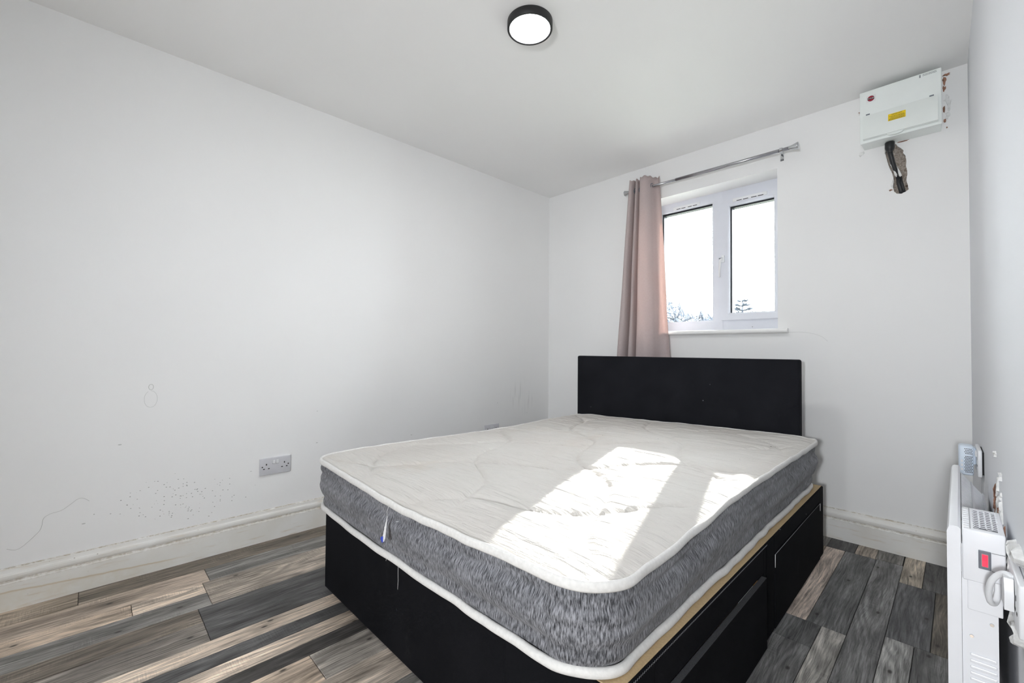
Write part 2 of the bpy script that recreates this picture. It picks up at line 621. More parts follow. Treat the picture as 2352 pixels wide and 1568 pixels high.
def mortar():
    m = NT('rough_mortar')
    p = m.pos()
    v = m.voro(p, 190)
    col = m.mix(m.ramp(m.noise(p, 120, 4), .3, .7), (.28, .23, .19), (.50, .45, .40))
    col = m.mix(m.smooth(m.noise(p, 55, 3), .6, .75), col, (.12, .085, .06))
    m.base(col)
    m.set(Roughness=.95)
    m.bump(m.math('ADD', v.outputs['Distance'], m.noise(p, 300, 3)), 1.0, .004)
    return m.m
M['mortar'] = mortar()

def emit(name, col, strength):
    m = NT(name)
    m.base((.9, .9, .9))
    m.b.inputs['Emission Color'].default_value = (*col, 1)
    m.b.inputs['Emission Strength'].default_value = strength
    return m.m
M['diffuser'] = emit('lit_diffuser', (.97, .985, 1.0), LAMP_STRENGTH)

def neon():
    m = NT('lit_red_rocker')
    o = m.obj()
    m.base((.5, .02, .04))
    m.b.inputs['Emission Color'].default_value = (1.0, .06, .12, 1)
    m.b.inputs['Emission Strength'].default_value = .55
    m.set(Roughness=.15)
    return m.m
M['neon'] = neon()

def glass():
    m = NT('window_glass')
    t = m.n('ShaderNodeBsdfTransparent')
    t.inputs[0].default_value = (.96, .975, .97, 1)
    g = m.n('ShaderNodeBsdfGlossy')
    g.inputs['Roughness'].default_value = .02
    fr = m.n('ShaderNodeFresnel')
    fr.inputs[0].default_value = 1.45
    mx = m.n('ShaderNodeMixShader')
    m.l(fr.outputs[0], mx.inputs[0])
    m.l(t.outputs[0], mx.inputs[1])
    m.l(g.outputs[0], mx.inputs[2])
    m.l(mx.outputs[0], m.out.inputs[0])
    return m.m
M['glass'] = glass()

# ------------------------------------------------------------------ room shell
H = 2.2835
Y1 = -4.80                     # wall behind the camera
WK = 0.020                     # the right wall runs very slightly out of square
def wx(y):
    return 2.492 - WK * y

floor = struct(box('floor', -.15, 2.75, Y1 - .12, .30, -.14, -.005, M['underlay']), 'grey and beige weathered wood plank floor')

BEI, LBE, MBR, DBR, GRY, DGR, VDG, LGR = (
    (.50, .40, .31), (.58, .48, .385), (.31, .255, .20), (.18, .152, .122),
    (.215, .205, .19), (.092, .090, .088), (.062, .057, .053), (.40, .38, .35))
PL = [
    # left of the bed
    (.0, .14, Y1, -2.838, MBR), (.0, .14, -2.838, -1.55, DBR), (.0, .14, -1.55, -.35, GRY), (.0, .14, -.35, 0, DGR),
    (.14, .27, Y1, -2.446, (.38, .31, .25)), (.14, .27, -2.446, -1.25, GRY), (.14, .27, -1.25, 0, MBR),
    (.27, .365, Y1, -2.695, BEI), (.27, .365, -2.695, -2.473, LBE),
    (.365, .475, Y1, -2.473, GRY), (.27, .475, -2.473, -1.15, (.36, .31, .26)), (.27, .475, -1.15, 0, DGR),
    (.475, .58, Y1, -2.518, DBR), (.58, .715, Y1, -2.518, (.22, .195, .17)),
    (.475, .715, -2.518, -1.3, DGR), (.475, .715, -1.3, 0, GRY),
    (.715, .794, Y1, -1.5, LBE), (.715, .794, -1.5, 0, DGR),
    (.794, .866, Y1, -1.7, DGR), (.794, .866, -1.7, 0, GRY),
    (.866, .942, Y1, -1.6, LBE), (.866, .942, -1.6, 0, MBR),
    (.942, 1.011, Y1, -1.4, VDG), (.942, 1.011, -1.4, 0, LBE),
    (1.011, 1.149, Y1, -2.308, BEI), (1.011, 1.149, -2.308, -1.3, (.33, .30, .265)), (1.011, 1.149, -1.3, 0, DGR),
    (1.149, 1.297, Y1, -1.6, (.42, .36, .30)), (1.149, 1.297, -1.6, 0, GRY),
    (1.297, 1.39, Y1, -1.9, GRY), (1.297, 1.39, -1.9, 0, BEI),
    (1.39, 1.53, Y1, -2.5, DGR), (1.39, 1.53, -2.5, -1.0, BEI), (1.39, 1.53, -1.0, 0, GRY),
    (1.53, 1.61, Y1, -2.2, LBE), (1.53, 1.61, -2.2, 0, DGR),
    (1.61, 1.76, Y1, -2.6, GRY), (1.61, 1.76, -2.6, -1.2, DGR), (1.61, 1.76, -1.2, 0, MBR),
    (1.76, 1.90, Y1, -2.3, BEI), (1.76, 1.90, -2.3, -.9, GRY), (1.76, 1.90, -.9, 0, LGR),
    # right of the bed
    (1.90, 1.982, -.157, 0, GRY), (1.982, 2.092, -.157, 0, DGR), (2.092, 2.17, -.150, 0, (.34, .29, .24)), (2.17, 2.265, -.145, 0, (.19, .18, .165)),
    (1.90, 1.982, -.943, -.157, MBR), (1.982, 2.058, -.943, -.157, (.50, .42, .36)), (2.058, 2.175, -.943, -.155, (.15, .15, .148)),
    (2.175, 2.268, -1.24, -.147, (.185, .182, .18)), (2.175, 2.268, -2.3, -1.24, (.155, .152, .15)), (2.175, 2.268, Y1, -2.3, BEI),
    (2.268, 2.339, -.345, 0, (.37, .32, .26)), (2.339, 2.42, -.345, 0, DGR), (2.42, 2.56, -.345, 0, MBR),
    (2.268, 2.380, -.851, -.345, (.11, .11, .112)), (2.380, 2.56, -.851, -.345, (.16, .14, .115)),
    (1.90, 2.105, -1.106, -.943, (.13, .13, .128)), (1.90, 2.105, -2.2, -1.106, (.16, .158, .155)), (1.90, 2.105, Y1, -2.2, GRY),
    (2.105, 2.175, -1.75, -.943, LGR), (2.105, 2.175, Y1, -1.75, DGR),
    (2.268, 2.342, -1.5, -.851, (.27, .265, .255)), (2.268, 2.342, Y1, -1.5, DGR),
    (2.342, 2.56, -1.6, -.851, (.15, .148, .145)), (2.342, 2.56, Y1, -1.6, BEI),
]
for x0, x1, y0, y1, c in PL:
    g = .0009
    cx, cy = (x0 + x1) / 2, (y0 + y1) / 2
    hx, hy = (x1 - x0) / 2 - g, (y1 - y0) / 2 - g
    bm = bmesh.new()
    ch = .0012
    lo = [bm.verts.new((sx * hx, sy * hy, -.005)) for sx, sy in ((-1, -1), (1, -1), (1, 1), (-1, 1))]
    mi = [bm.verts.new((sx * hx, sy * hy, -ch * .7)) for sx, sy in ((-1, -1), (1, -1), (1, 1), (-1, 1))]
    hi = [bm.verts.new((sx * (hx - ch), sy * (hy - ch), 0)) for sx, sy in ((-1, -1), (1, -1), (1, 1), (-1, 1))]
    for a, b in ((lo, mi), (mi, hi)):
        for k in range(4):
            bm.faces.new((a[k], a[(k + 1) % 4], b[(k + 1) % 4], b[k]))
    bm.faces.new(hi)
    bm.faces.new(lo[::-1])
    o = mesh_obj('plank', bm, M['plank'], floor)
    o.location = (cx, cy, 0)
    o.color = (*c, 1)

ceiling = struct(box('ceiling', -.15, 2.75, Y1 - .12, .30, H, H + .12, M['ceiling']), 'plain white ceiling')
wall_left = struct(box('wall_left', -.14, 0, Y1, .30, -.14, H + .02, M['wall_left']), 'white left wall with scuffs low down')
wall_front = struct(box('wall_front', -.14, 2.75, Y1 - .12, Y1, -.14, H + .02, M['wall']), 'white wall behind the viewer')
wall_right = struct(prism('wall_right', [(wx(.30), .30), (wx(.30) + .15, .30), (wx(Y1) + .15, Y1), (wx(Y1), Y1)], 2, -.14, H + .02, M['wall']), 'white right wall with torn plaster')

# back wall with window opening and a chased-out slot below the fuse box
WX0, WX1, WZ0, WZ1 = .89, 1.732, 1.09, 2.031
HOLE = [(2.236, 1.998), (2.246, 2.000), (2.252, 1.985), (2.262, 1.975), (2.274, 1.958), (2.272, 1.945), (2.281, 1.930), (2.284, 1.901), (2.282, 1.878), (2.286, 1.86),
        (2.287, 1.837), (2.283, 1.81), (2.288, 1.785), (2.291, 1.762), (2.279, 1.753), (2.262, 1.748), (2.248, 1.752), (2.238, 1.764),
        (2.234, 1.79), (2.237, 1.815), (2.236, 1.835), (2.230, 1.862), (2.222, 1.885), (2.216, 1.91), (2.210, 1.94), (2.206, 1.968), (2.207, 1.996)]
def back_wall():
    bm = bmesh.new()
    rect = lambda a, b, c, d: [(a, c), (b, c), (b, d), (a, d)]
    outer = rect(-.14, wx(0) + .15, -.14, H + .02)
    win = rect(WX0, WX1, WZ0, WZ1)
    def sheet(y, loops):
        es, vv = [], []
        for lp in loops:
            vs_ = [bm.verts.new((x, y, z)) for x, z in lp]
            vv.append(vs_)
            for i in range(len(vs_)):
                es.append(bm.edges.new((vs_[i], vs_[(i + 1) % len(vs_)])))
        bmesh.ops.triangle_fill(bm, use_beauty=True, use_dissolve=False, edges=es)
        return vv
    f = sheet(0, [outer, win, HOLE])
    b = sheet(.26, [outer, win])
    def bridge(a, c):
        for i in range(len(a)):
            bm.faces.new((a[i], a[(i + 1) % len(a)], c[(i + 1) % len(c)], c[i]))
    bridge(f[0], b[0])
    bridge(f[1], b[1])
    deep = [bm.verts.new((v.co.x, .03, v.co.z)) for v in f[2]]
    bridge(f[2], deep)
    bm.faces.new(deep)
    return mesh_obj('wall_back', bm, M['wall_back'])
wall_back = struct(back_wall(), 'white window wall with a chased-out hole')

def rough_fill():
    """lumpy mortar face inside the chase"""
    bm = bmesh.new()
    xs = [2.200 + i * .004 for i in range(25)]
    zs = [1.745 + i * .0065 for i in range(41)]
    def inside(x, z):
        c = False
        n = len(HOLE)
        for i in range(n):
            x1, z1 = HOLE[i]
            x2, z2 = HOLE[(i + 1) % n]
            if (z1 > z) != (z2 > z) and x < (x2 - x1) * (z - z1) / (z2 - z1) + x1:
                c = not c
        return c
    V = {}
    for i, x in enumerate(xs):
        for j, z in enumerate(zs):
            d = noise.noise(Vector((x * 90, z * 90, 3))) * .004 + noise.noise(Vector((x * 260, z * 260, 9))) * .002
            V[i, j] = bm.verts.new((x, .011 + d, z))
    for i in range(len(xs) - 1):
        for j in range(len(zs) - 1):
            if inside((xs[i] + xs[i + 1]) / 2, (zs[j] + zs[j + 1]) / 2):
                bm.faces.new((V[i, j], V[i + 1, j], V[i + 1, j + 1], V[i, j + 1]))
    for v in [v for v in bm.verts if not v.link_faces]:
        bm.verts.remove(v)
    return mesh_obj('mortar_bed', bm, M['mortar'], wall_back)
rough_fill()

def flake(name, cx, cz, rx, rz, mat, parent, plane='back', th=.0015, n=14, seed=0, jag=.5, lift=0.0):
    """small irregular patch of broken plaster; it stands th proud of the wall"""
    rr = random.Random(seed)
    pts = []
    for k in range(n):
        a = 2 * PI * k / n
        j = 1 + (rr.random() - .5) * jag
        pts.append((cx + math.cos(a) * rx * j, cz + math.sin(a) * rz * j))
    bm = bmesh.new()
    def P(p, d):
        if plane == 'back':
            return Vector((p[0], -d, p[1]))
        return Vector((wx(p[0]) - d, p[0], p[1]))
    A = [bm.verts.new(P(p, -.001)) for p in pts]
    B = [bm.verts.new(P((cx + (p[0] - cx) * .86, cz + (p[1] - cz) * .86), th * (.5 + rr.random()) + lift)) for p in pts]
    c = bm.verts.new(P((cx, cz), th + lift))
    for k in range(n):
        bm.faces.new((A[k], A[(k + 1) % n], B[(k + 1) % n], B[k]))
        bm.faces.new((B[k], B[(k + 1) % n], c))
    return mesh_obj(name, bm, mat, parent)

# torn plaster round the fuse box and the chase
for i, (cx, cz, rx, rz, mt) in enumerate([
        (2.417, 2.238, .006, .020, 'brick'), (2.424, 2.262, .012, .006, 'brick'), (2.416, 2.20, .005, .014, 'brick'), (2.424, 2.15, .009, .02, 'plaster'),
        (2.416, 2.105, .004, .020, 'brick'), (2.427, 2.07, .008, .014, 'plaster'), (2.417, 2.05, .004, .010, 'brick'), (2.424, 2.015, .003, .005, 'brick'),
        (2.432, 2.12, .007, .035, 'plaster'), (2.112, 2.205, .009, .008, 'brick'), (2.108, 2.20, .006, .01, 'plaster'), (2.114, 1.99, .012, .012, 'plaster'),
        (2.275, 2.004, .022, .004, 'brick'), (2.205, 1.985, .004, .03, 'plaster'), (2.232, 1.80, .005, .02, 'plaster'), (2.226, 1.775, .006, .004, 'brick')]):
    flake('plaster_chip', cx, cz, rx, rz, M[mt], wall_back, 'back', .003, 13, i, .9)
for i, (cy, cz, rx, rz, mt) in enumerate([
        (-1.19, .610, .010, .030, 'brick'), (-1.205, .575, .020, .018, 'brick'), (-1.25, .600, .022, .026, 'plaster'), (-1.29, .59, .02, .022, 'brick'),
        (-1.235, .545, .03, .016, 'plaster'), (-1.33, .575, .018, .024, 'brick'), (-1.345, .60, .012, .03, 'plaster'), (-1.38, .565, .016, .018, 'plaster'),
        (-1.40, .575, .01, .02, 'brick'), (-1.26, .65, .01, .022, 'plaster'), (-1.335, .69, .012, .01, 'plaster'), (-1.20, .72, .012, .006, 'plaster'),
        (-1.33, .645, .012, .008, 'plaster')]):
    flake('plaster_chip', cy, cz, rx, rz, M[mt], wall_right, 'right', .004, 13, 40 + i, .9)

# hairline cracks and a curl on the left wall, a hairline beside the sill
M['hair'] = plain('faint_grey_line', (.50, .50, .49), .8)
def hair(pts, parent, r=.0006):
    tube('hairline_crack', catmull(pts, 4), r, M['hair'], parent, 4)
hair([(0, -3.03, .222), (0, -3.0, .214), (0, -2.955, .258), (0, -2.944, .28), (0, -2.939, .311), (0, -2.92, .324), (0, -2.893, .329), (0, -2.87, .345), (0, -2.846, .364), (0, -2.83, .362), (0, -2.814, .348)], wall_left)
hair([(0, -2.630 + .022 * math.sin(a), .745 + .036 * math.cos(a)) for a in [k * .42 for k in range(15)]], wall_left, .00045)
hair([(0, -2.630 + .008 * math.sin(a), .797 + .012 * math.cos(a)) for a in [k * .5 for k in range(14)]], wall_left, .0008)
hair([(1.785, 0, 1.083), (1.85, 0, 1.082), (1.90, 0, 1.072), (1.94, 0, 1.055), (1.965, 0, 1.03)], wall_back, .0005)

# skirting boards
SK = [(0, 0), (.018, 0), (.018, .098), (.0165, .103), (.0125, .105), (.0125, .109), (.015, .113), (.0165, .119), (.0165, .127), (.0145, .133), (.011, .137), (.0095, .142), (.008, .150), (.005, .154), (0, .154)]
struct(prism('baseboard_left', SK, 1, Y1, -.0, M['skirting']), 'white stained skirting board of the left wall')
bm = bmesh.new()
add_prism(bm, [(-a, b) for a, b in SK], 0, 0, wx(0), )
struct(mesh_obj('baseboard_back', bm, M['skirting']), 'white moulded skirting board under the window')
bm = bmesh.new()
A = [bm.verts.new((wx(-.018) - a, -.018, b)) for a, b in SK]
B = [bm.verts.new((wx(Y1) - a, Y1, b)) for a, b in SK]
for i in range(len(SK)):
    bm.faces.new((A[i], A[(i + 1) % len(SK)], B[(i + 1) % len(SK)], B[i]))
bm.faces.new(A)
bm.faces.new(B[::-1])
struct(mesh_obj('baseboard_right', bm, M['skirting']), 'white skirting board of the right wall')

# ------------------------------------------------------------------ window
FY = .160                                  # room face of the frame
def frame_ring(name, x0, x1, z0, z1, wl, wr, wb, wt, y0, y1, mat, parent, bev=.006):
    """picture-frame of four mitred members with a chamfered inner edge"""
    bm = bmesh.new()
    O = [(x0, z0), (x1, z0), (x1, z1), (x0, z1)]
    I = [(x0 + wl, z0 + wb), (x1 - wr, z0 + wb), (x1 - wr, z1 - wt), (x0 + wl, z1 - wt)]
    J = [(x0 + wl - bev, z0 + wb - bev), (x1 - wr + bev, z0 + wb - bev), (x1 - wr + bev, z1 - wt + bev), (x0 + wl - bev, z1 - wt + bev)]
    rings = []
    for loop, y in ((O, y1), (O, y0), (J, y0), (I, y0 + bev), (I, y1)):
        rings.append([bm.verts.new((x, y, z)) for x, z in loop])
    for k in range(5):
        a, b = rings[k], rings[(k + 1) % 5]
        for i in range(4):
            bm.faces.new((a[i], a[(i + 1) % 4], b[(i + 1) % 4], b[i]))
    return mesh_obj(name, bm, mat, parent)
win = bpy.data.objects.new('window_1', None)
link(win)
struct(win, 'white two-pane window with bright sky behind')
win.location = (1.31, FY, 1.10)
def wl(o):
    o.matrix_parent_inverse = Matrix.Translation((-1.31, -FY, -1.10))
    return o
wl(frame_ring('window_frame', WX0 - .01, 1.372, 1.095, WZ1 + .004, .068, .066, .085, .068, FY, FY + .08, M['upvc'], win))
wl(frame_ring('window_frame', 1.306, WX1 + .012, 1.095, WZ1 + .004, 0.07, .03, .095, .075, FY + .002, FY + .08, M['upvc'], win))
sash = wl(frame_ring('sash', 1.366, WX1 - .001, 1.176, 1.971, .051, .056, .046, .052, FY - .014, FY + .07, M['upvc'], win, .008))
for (x0, x1, z0, z1) in ((.948, 1.306, 1.178, 1.965), (1.417, 1.675, 1.222, 1.919)):
    wl(frame_ring('gasket', x0 - .003, x1 + .003, z0 - .003, z1 + .003, .012, .006, .005, .013, FY + .012, FY + .056, M['gasket'], win, .001))  # black gasket, widened at left and top to draw the shadow gap in black
    wl(box('pane', x0 - .002, x1 + .002, FY + .056, FY + .060, z0 - .002, z1 + .002, M['glass'], win))
# trickle vents
for x0, x1, z, y in ((1.035, 1.225, 1.985, FY - .006), (1.44, 1.64, 1.948, FY - .020)):
    v = wl(box('trickle_vent', x0, x1, y, y + .008, z - .009, z + .013, M['plastic'], win, .002))
    m4 = (x1 - x0 - .06) / 4
    for k in range(4):
        sx = x0 + .025 + k * (m4 + .003) + (.01 if k > 1 else 0)
        s = box('vent_slot', sx, sx + m4 - .004, y - .0006, y + .001, z - .0075, z - .0035, M['hole'], v)
        s.matrix_parent_inverse = Matrix.Translation((-1.31, -FY, -1.10))
        s.matrix_parent_inverse = Matrix.Identity(4)
# handle on the opening sash
hd = wl(box('window_handle', 1.371, 1.391, FY - .026, FY - .014, 1.555, 1.60, M['plastic'], win, .004))
bm = bmesh.new()
add_tube(bm, [(1.381, FY - .03, 1.58), (1.377, FY - .045, 1.572), (1.372, FY - .05, 1.55), (1.37, FY - .05, 1.50), (1.369, FY - .049, 1.455)], [.007, .008, .008, .007, .006], 8, flat=(1, .7))
wl(mesh_obj('handle_lever', bm, M['plastic'], win, True))
wl(tube('lock_pin', [(1.384, FY - .026, 1.582), (1.360, FY - .034, 1.58)], .0035, M['bezel'], win, 8))
for (sx, sz) in ((1.55, 1.128), (1.545, 1.108)):
    wl(lathe('screw_cap', [(.003, 0), (.002, -.0015)], (sx, FY - .0005, sz), M['print_grey'], win, 1, 10))
# window board with rounded nose and horns
bm = bmesh.new()
prof = [(-.014 + .0135 * 0, 0)]
nose = [(-.022 - .0125 * math.sin(a), 1.0915 + .0135 * math.cos(a)) for a in [PI * k / 8 for k in range(9)]]
add_prism(bm, [(0, 1.105)] + nose + [(0, 1.078)], 0, .845, 1.785)
add_box(bm, WX0 + .001, WX1 - .001, -.001, FY + .03, 1.080, 1.105)
sill = struct(smooth_angle(mesh_obj('trim_1', bm, M['sill']), 35), 'white window board with rounded nose')

# ------------------------------------------------------------------ outdoors
ground = struct(box('ground', -30, 30, .30, 60, -.9, -.6, M['ground']), 'garden ground outside the window')
def bare_tree():
    t = thing('bare_tree', 'pale leafless bushy tree outside the left window pane', 'tree', (-3.05, 9.0, -.6))
    rr = random.Random(3)
    bm = bmesh.new()
    add_tube(bm, [(0, 0, 0), (.05, 0, .9), (0, .05, 1.9), (-.03, 0, 2.55)], [.11, .1, .08, .06], 7)
    mesh_obj('trunk', bm, M['bark'], t, True)
    bm = bmesh.new()
    def branch(p, d, ln, r, depth):
        pts = [p]
        q = p.copy()
        dd = d.copy()
        for _ in range(4):
            dd = (dd + Vector((rr.uniform(-.35, .35), rr.uniform(-.35, .35), rr.uniform(-.2, .3)))).normalized()
            q = q + dd * ln / 4
            q.x = max(-1.3, min(1.15, q.x))
            top = 2.98 - .36 * (q.x + .4) + .12 * math.sin(q.x * 23 + q.y * 11)
            if q.z > top:
                q.z = top - rr.random() * .22
            pts.append(q.copy())
        add_tube(bm, pts, [r, r * .85, r * .7, r * .55, r * .35], 4, cap=False)
        if depth > 0:
            for _ in range(4):
                k = rr.randint(1, 4)
                nd = (dd + Vector((rr.uniform(-1, 1), rr.uniform(-1, 1), rr.uniform(-.2, .6)))).normalized()
                branch(pts[k], nd, ln * .62, r * .62, depth - 1)
    for k in range(18):
        a = 2 * PI * k / 18 + rr.uniform(-.2, .2)
        z = 1.85 + rr.random() * .6
        branch(Vector((0, 0, z)), Vector((math.cos(a), math.sin(a), .15)), 1.0 + rr.random() * .25, .042, 2)
    mesh_obj('crown', bm, M['bark'], t)
bare_tree()
def conifer():
    t = thing('conifer', 'small pointed conifer tip outside the right window pane', 'tree', (-2.48, 12.5, -.6))
    t.scale = (1.3, 1.3, 1.19)
    rr = random.Random(5)
    bm = bmesh.new()
    add_tube(bm, [(0, 0, 0), (0, 0, 1.6), (0, 0, 2.88)], [.08, .05, .006], 6)
    mesh_obj('trunk', bm, M['bark'], t, True)
    bm = bmesh.new()
    z = .5
    while z < 2.8:
        ln = (2.9 - z) * .55 + .05
        for k in range(7):
            a = 2 * PI * (k + rr.random()) / 7
            e = Vector((math.cos(a) * ln, math.sin(a) * ln, ln * .35))
            pts = [Vector((0, 0, z)), Vector((0, 0, z)) + e * .5 - Vector((0, 0, .02)), Vector((0, 0, z)) + e]
            add_tube(bm, pts, [.03, .028, .006], 5, cap=False, flat=(1, .5))
            for s in (-1, 1):
                m_ = pts[1]
                n_ = m_ + Vector((math.cos(a + s * .6), math.sin(a + s * .6), .3)) * ln * .4
                add_tube(bm, [m_, (m_ + n_) / 2, n_], [.024, .02, .004], 4, cap=False)
        z += .13
    mesh_obj('foliage', bm, M['needles'], t)
conifer()

# ------------------------------------------------------------------ curtain rod, bracket, curtain
RZ, RY = 2.098, -.080
rod = thing('curtain_rod', 'thin brushed steel curtain rod above the window', 'curtain rod', (1.31, RY, RZ))
def rl(o):
    o.matrix_parent_inverse = Matrix.Translation((-1.31, -RY, -RZ))
    return o
rl(tube('inner_pole', [(.815, RY, RZ + .004), (1.17, RY, RZ + .001)], .0080, M['steel'], rod, 14))
rl(tube('outer_pole', [(1.165, RY, RZ + .001), (1.815, RY, RZ - .003)], .0100, M['steel'], rod, 14))
fin = [(.0105, 0), (.0115, .002), (.0112, .008), (.0125, .014), (.016, .028), (.0195, .040), (.021, .044), (.0195, .047), (.012, .0495), (.001, .0505)]
rl(lathe('finial', [(r, t) for r, t in fin], (1.808, RY, RZ - .003), M['chrome'], rod, 0, 24, True))
rl(lathe('finial', [(r * .95, -t) for r, t in fin], (.832, RY, RZ + .004), M['chrome'], rod, 0, 24, True))
for bx in (1.772, .868):
    px_ = bx - .015
    br = rl(box('bracket_plate', px_ - .009, px_ + .009, -.0022, 0, 2.064, 2.126, M['chrome'], rod, .001))
    rl(tube('bracket_arm', [(px_, -.001, 2.098), (px_ + .004, -.03, 2.097), (bx, RY + .010, RZ - .0025)], .0045, M['chrome'], rod, 8))
    rl(lathe('bracket_ring', [(.0108, -.007), (.0142, -.007), (.0142, .007), (.0108, .007)], (bx, RY, RZ - .0025), M['chrome'], rod, 0, 20))
    for sz in (2.073, 2.117):
        rl(lathe('bracket_screw', [(.0035, 0), (.0025, -.0016)], (px_, -.0022, sz), M['steel'], rod, 1, 10))

CT = [(.842, -.045), (.838, -.085), (.846, -.118), (.862, -.122), (.870, -.100), (.874, -.060), (.880, -.050), (.886, -.070), (.889, -.105), (.897, -.118), (.905, -.108), (.909, -.075),
      (.914, -.052), (.920, -.062), (.923, -.100), (.932, -.128), (.955, -.134), (.976, -.128), (.989, -.108), (.995, -.080), (1.003, -.055), (1.018, -.045), (1.034, -.050)]
def curtain():
    t = thing('curtain', 'dusty pink eyelet curtain gathered at the left of the window', 'curtain', (.94, -.085, .12))
    path = catmull(CT, 7)
    n = len(path)
    zs = [2.166 - (2.166 - .12) * k / 60 for k in range(61)]
    bm = bmesh.new()
    uvl = bm.loops.layers.uv.new('UVMap')
    ulen = [0]
    for a, b in zip(path[:-1], path[1:]):
        ulen.append(ulen[-1] + math.hypot(b[0] - a[0], b[1] - a[1]))
    G = []
    for z in zs:
        f = (2.166 - z) / (2.166 - .93)
        f = min(f, 1.25)
        row = []
        for i, (x, y) in enumerate(path):
            s = (x - .838) / (1.034 - .838)
            xb = .757 + s * (1.112 - .757)
            # the wide middle fold broadens more than the rest
            xx = x + (xb - x) * (f ** .92)
            yy = -.085 + (y + .085) * (1 + .38 * min(f, 1)) - .022 * min(f, 1) + .004 * math.sin(z * 7 + i * .3) * f
            top = .004 * math.sin(i * .5) if z > 2.16 else 0
            row.append(bm.verts.new((xx - .94, yy + .085, z + top - .12)))
        G.append(row)
    for j in range(len(zs) - 1):
        for i in range(n - 1):
            fc = bm.faces.new((G[j][i], G[j][i + 1], G[j + 1][i + 1], G[j + 1][i]))
            for lp, (ii, jj) in zip(fc.loops, ((i, j), (i + 1, j), (i + 1, j + 1), (i, j + 1))):
                lp[uvl].uv = (ulen[ii], zs[jj])
    o = mesh_obj('cloth', bm, M['curtain'], t, True)
    md = o.modifiers.new('thickness', 'SOLIDIFY')
    md.thickness = .0016
    md.offset = 0
    for ex in (.871, .889, .910, .922, .995):
        e = bpy.data.objects.new('eyelet', None)
        bm = bmesh.new()
        pts = [(ex - .94 + .003 * math.sin(a), RY + .085 + .021 * math.cos(a), RZ - .12 + .021 * math.sin(a)) for a in [2 * PI * k / 24 for k in range(24)]]
        add_tube(bm, pts, .0035, 6, closed=True, flat=(1, .6))
        bpy.data.objects.remove(e)
        mesh_obj('eyelet', bm, M['bezel'], t, True)
curtain()

# ------------------------------------------------------------------ bed
BED = (1.9952, -.2971, 0)
TH = .0082
bed = thing('divan_bed', 'black fabric divan bed base with drawers and plain headboard', 'bed', BED, (0, 0, TH))
L, BW, ZB = 1.8187, 1.35, .3313
def base_half(v0, v1, drawers, rail):
    """hollow-sided half of the base: the drawer opening is a real recess in the right side"""
    bm = bmesh.new()
    d0, d1 = drawers
    z0, z1 = .012, ZB
    add_box(bm, -BW, -.30, v0, v1, z0, z1, .004, 2)
    add_box(bm, -.302, 0, v0, d0, z0, z1, .004, 2)
    add_box(bm, -.302, 0, d1, v1, z0, z1, .004, 2)
    add_box(bm, -.302, 0, d0 - .004, d1 + .004, rail, z1, .004, 2)
    return mesh_obj('base_half', bm, M['black'], bed)
VH = -.905
base_half(VH + .0015, 0, (-.815, -.080), .272)
base_half(-L, VH - .0015, (-1.673, -.938), .246)
for (v0, v1, out, zt) in ((-.811, -.084, .0, .2685), (-1.669, -.942, .0095, .240)):
    dr = box('drawer', -.014 + out, .002 + out, v0, v1, .014, zt, M['black'], bed, .002)
    bm = bmesh.new()
    add_box(bm, -.29 + out, -.014 + out, v0 + .02, v0 + .03, .03, zt - .03)
    add_box(bm, -.29 + out, -.014 + out, v1 - .03, v1 - .02, .03, zt - .03)
    add_box(bm, -.29 + out, -.014 + out, v0 + .02, v1 - .02, .022, .03)
    bx = mesh_obj('drawer_box', bm, M['platform'], dr)
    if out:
        box('drawer_top_painted_lit', -.0135 + out, .0015 + out, v0 + .003, v1 - .003, zt - .001, zt + .0012, M['black_lit'], dr, .0008)  # thin added strip, paints the light catching the drawer's black top
# white and amber things just visible in the gap over the pulled-out drawer
dr = [o for o in bed.children if o.name.startswith('drawer')][1]
box('drawer_slide', -.016, -.0045, -.962, -.95, .2412, .2455, M['chrome'], dr, .0005)
box('stored_paper', -.022, -.0045, -1.16, -1.03, .2380, .2412, M['paper'], dr)
box('stored_card', -.022, -.0045, -1.02, -.985, .2380, .2435, M['amber'], dr)
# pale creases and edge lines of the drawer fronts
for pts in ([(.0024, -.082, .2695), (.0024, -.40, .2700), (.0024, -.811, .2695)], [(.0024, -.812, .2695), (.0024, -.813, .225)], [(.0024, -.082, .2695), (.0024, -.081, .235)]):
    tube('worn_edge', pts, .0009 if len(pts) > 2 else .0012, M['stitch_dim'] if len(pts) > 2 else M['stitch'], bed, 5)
# tan platform cloth on top and the overlocked edge
box('platform_cloth', -BW + .012, -.006, -L + .008, -.006, ZB - .0005, ZB + .0022, M['platform'], bed, .001)
bm = bmesh.new()
k = 0
v = -L + .02
while v < -.55 - .35:
    add_tube(bm, [(.0002, v, ZB - .005), (.0002, v + .003, ZB - .0012)], .0005, 4)
    v += .007
st = mesh_obj('overlock_stitching', bm, M['stitch_dim'], bed)
st['kind'] = 'stuff'
for (u, vv) in ((-.07, -.07), (-.07, -L + .07), (-BW + .07, -.07), (-BW + .07, -L + .07), (-.07, VH), (-BW + .07, VH)):
    lathe('glide', [(.02, 0), (.022, .004), (.022, .013)], (u, vv, 0), M['rubber'], bed, 2, 16)
# headboard
hb = box('headboard', -BW - .1064, -.0932, .0, .052, 0.22, .9335, M['black_head'], bed, .011, 4, True)
smooth_angle(hb, 50)
for u in (-1.15, -.35):
    box('headboard_strut', u - .03, u + .03, .0525, .070, .05, .60, M['amber'], bed, .002)

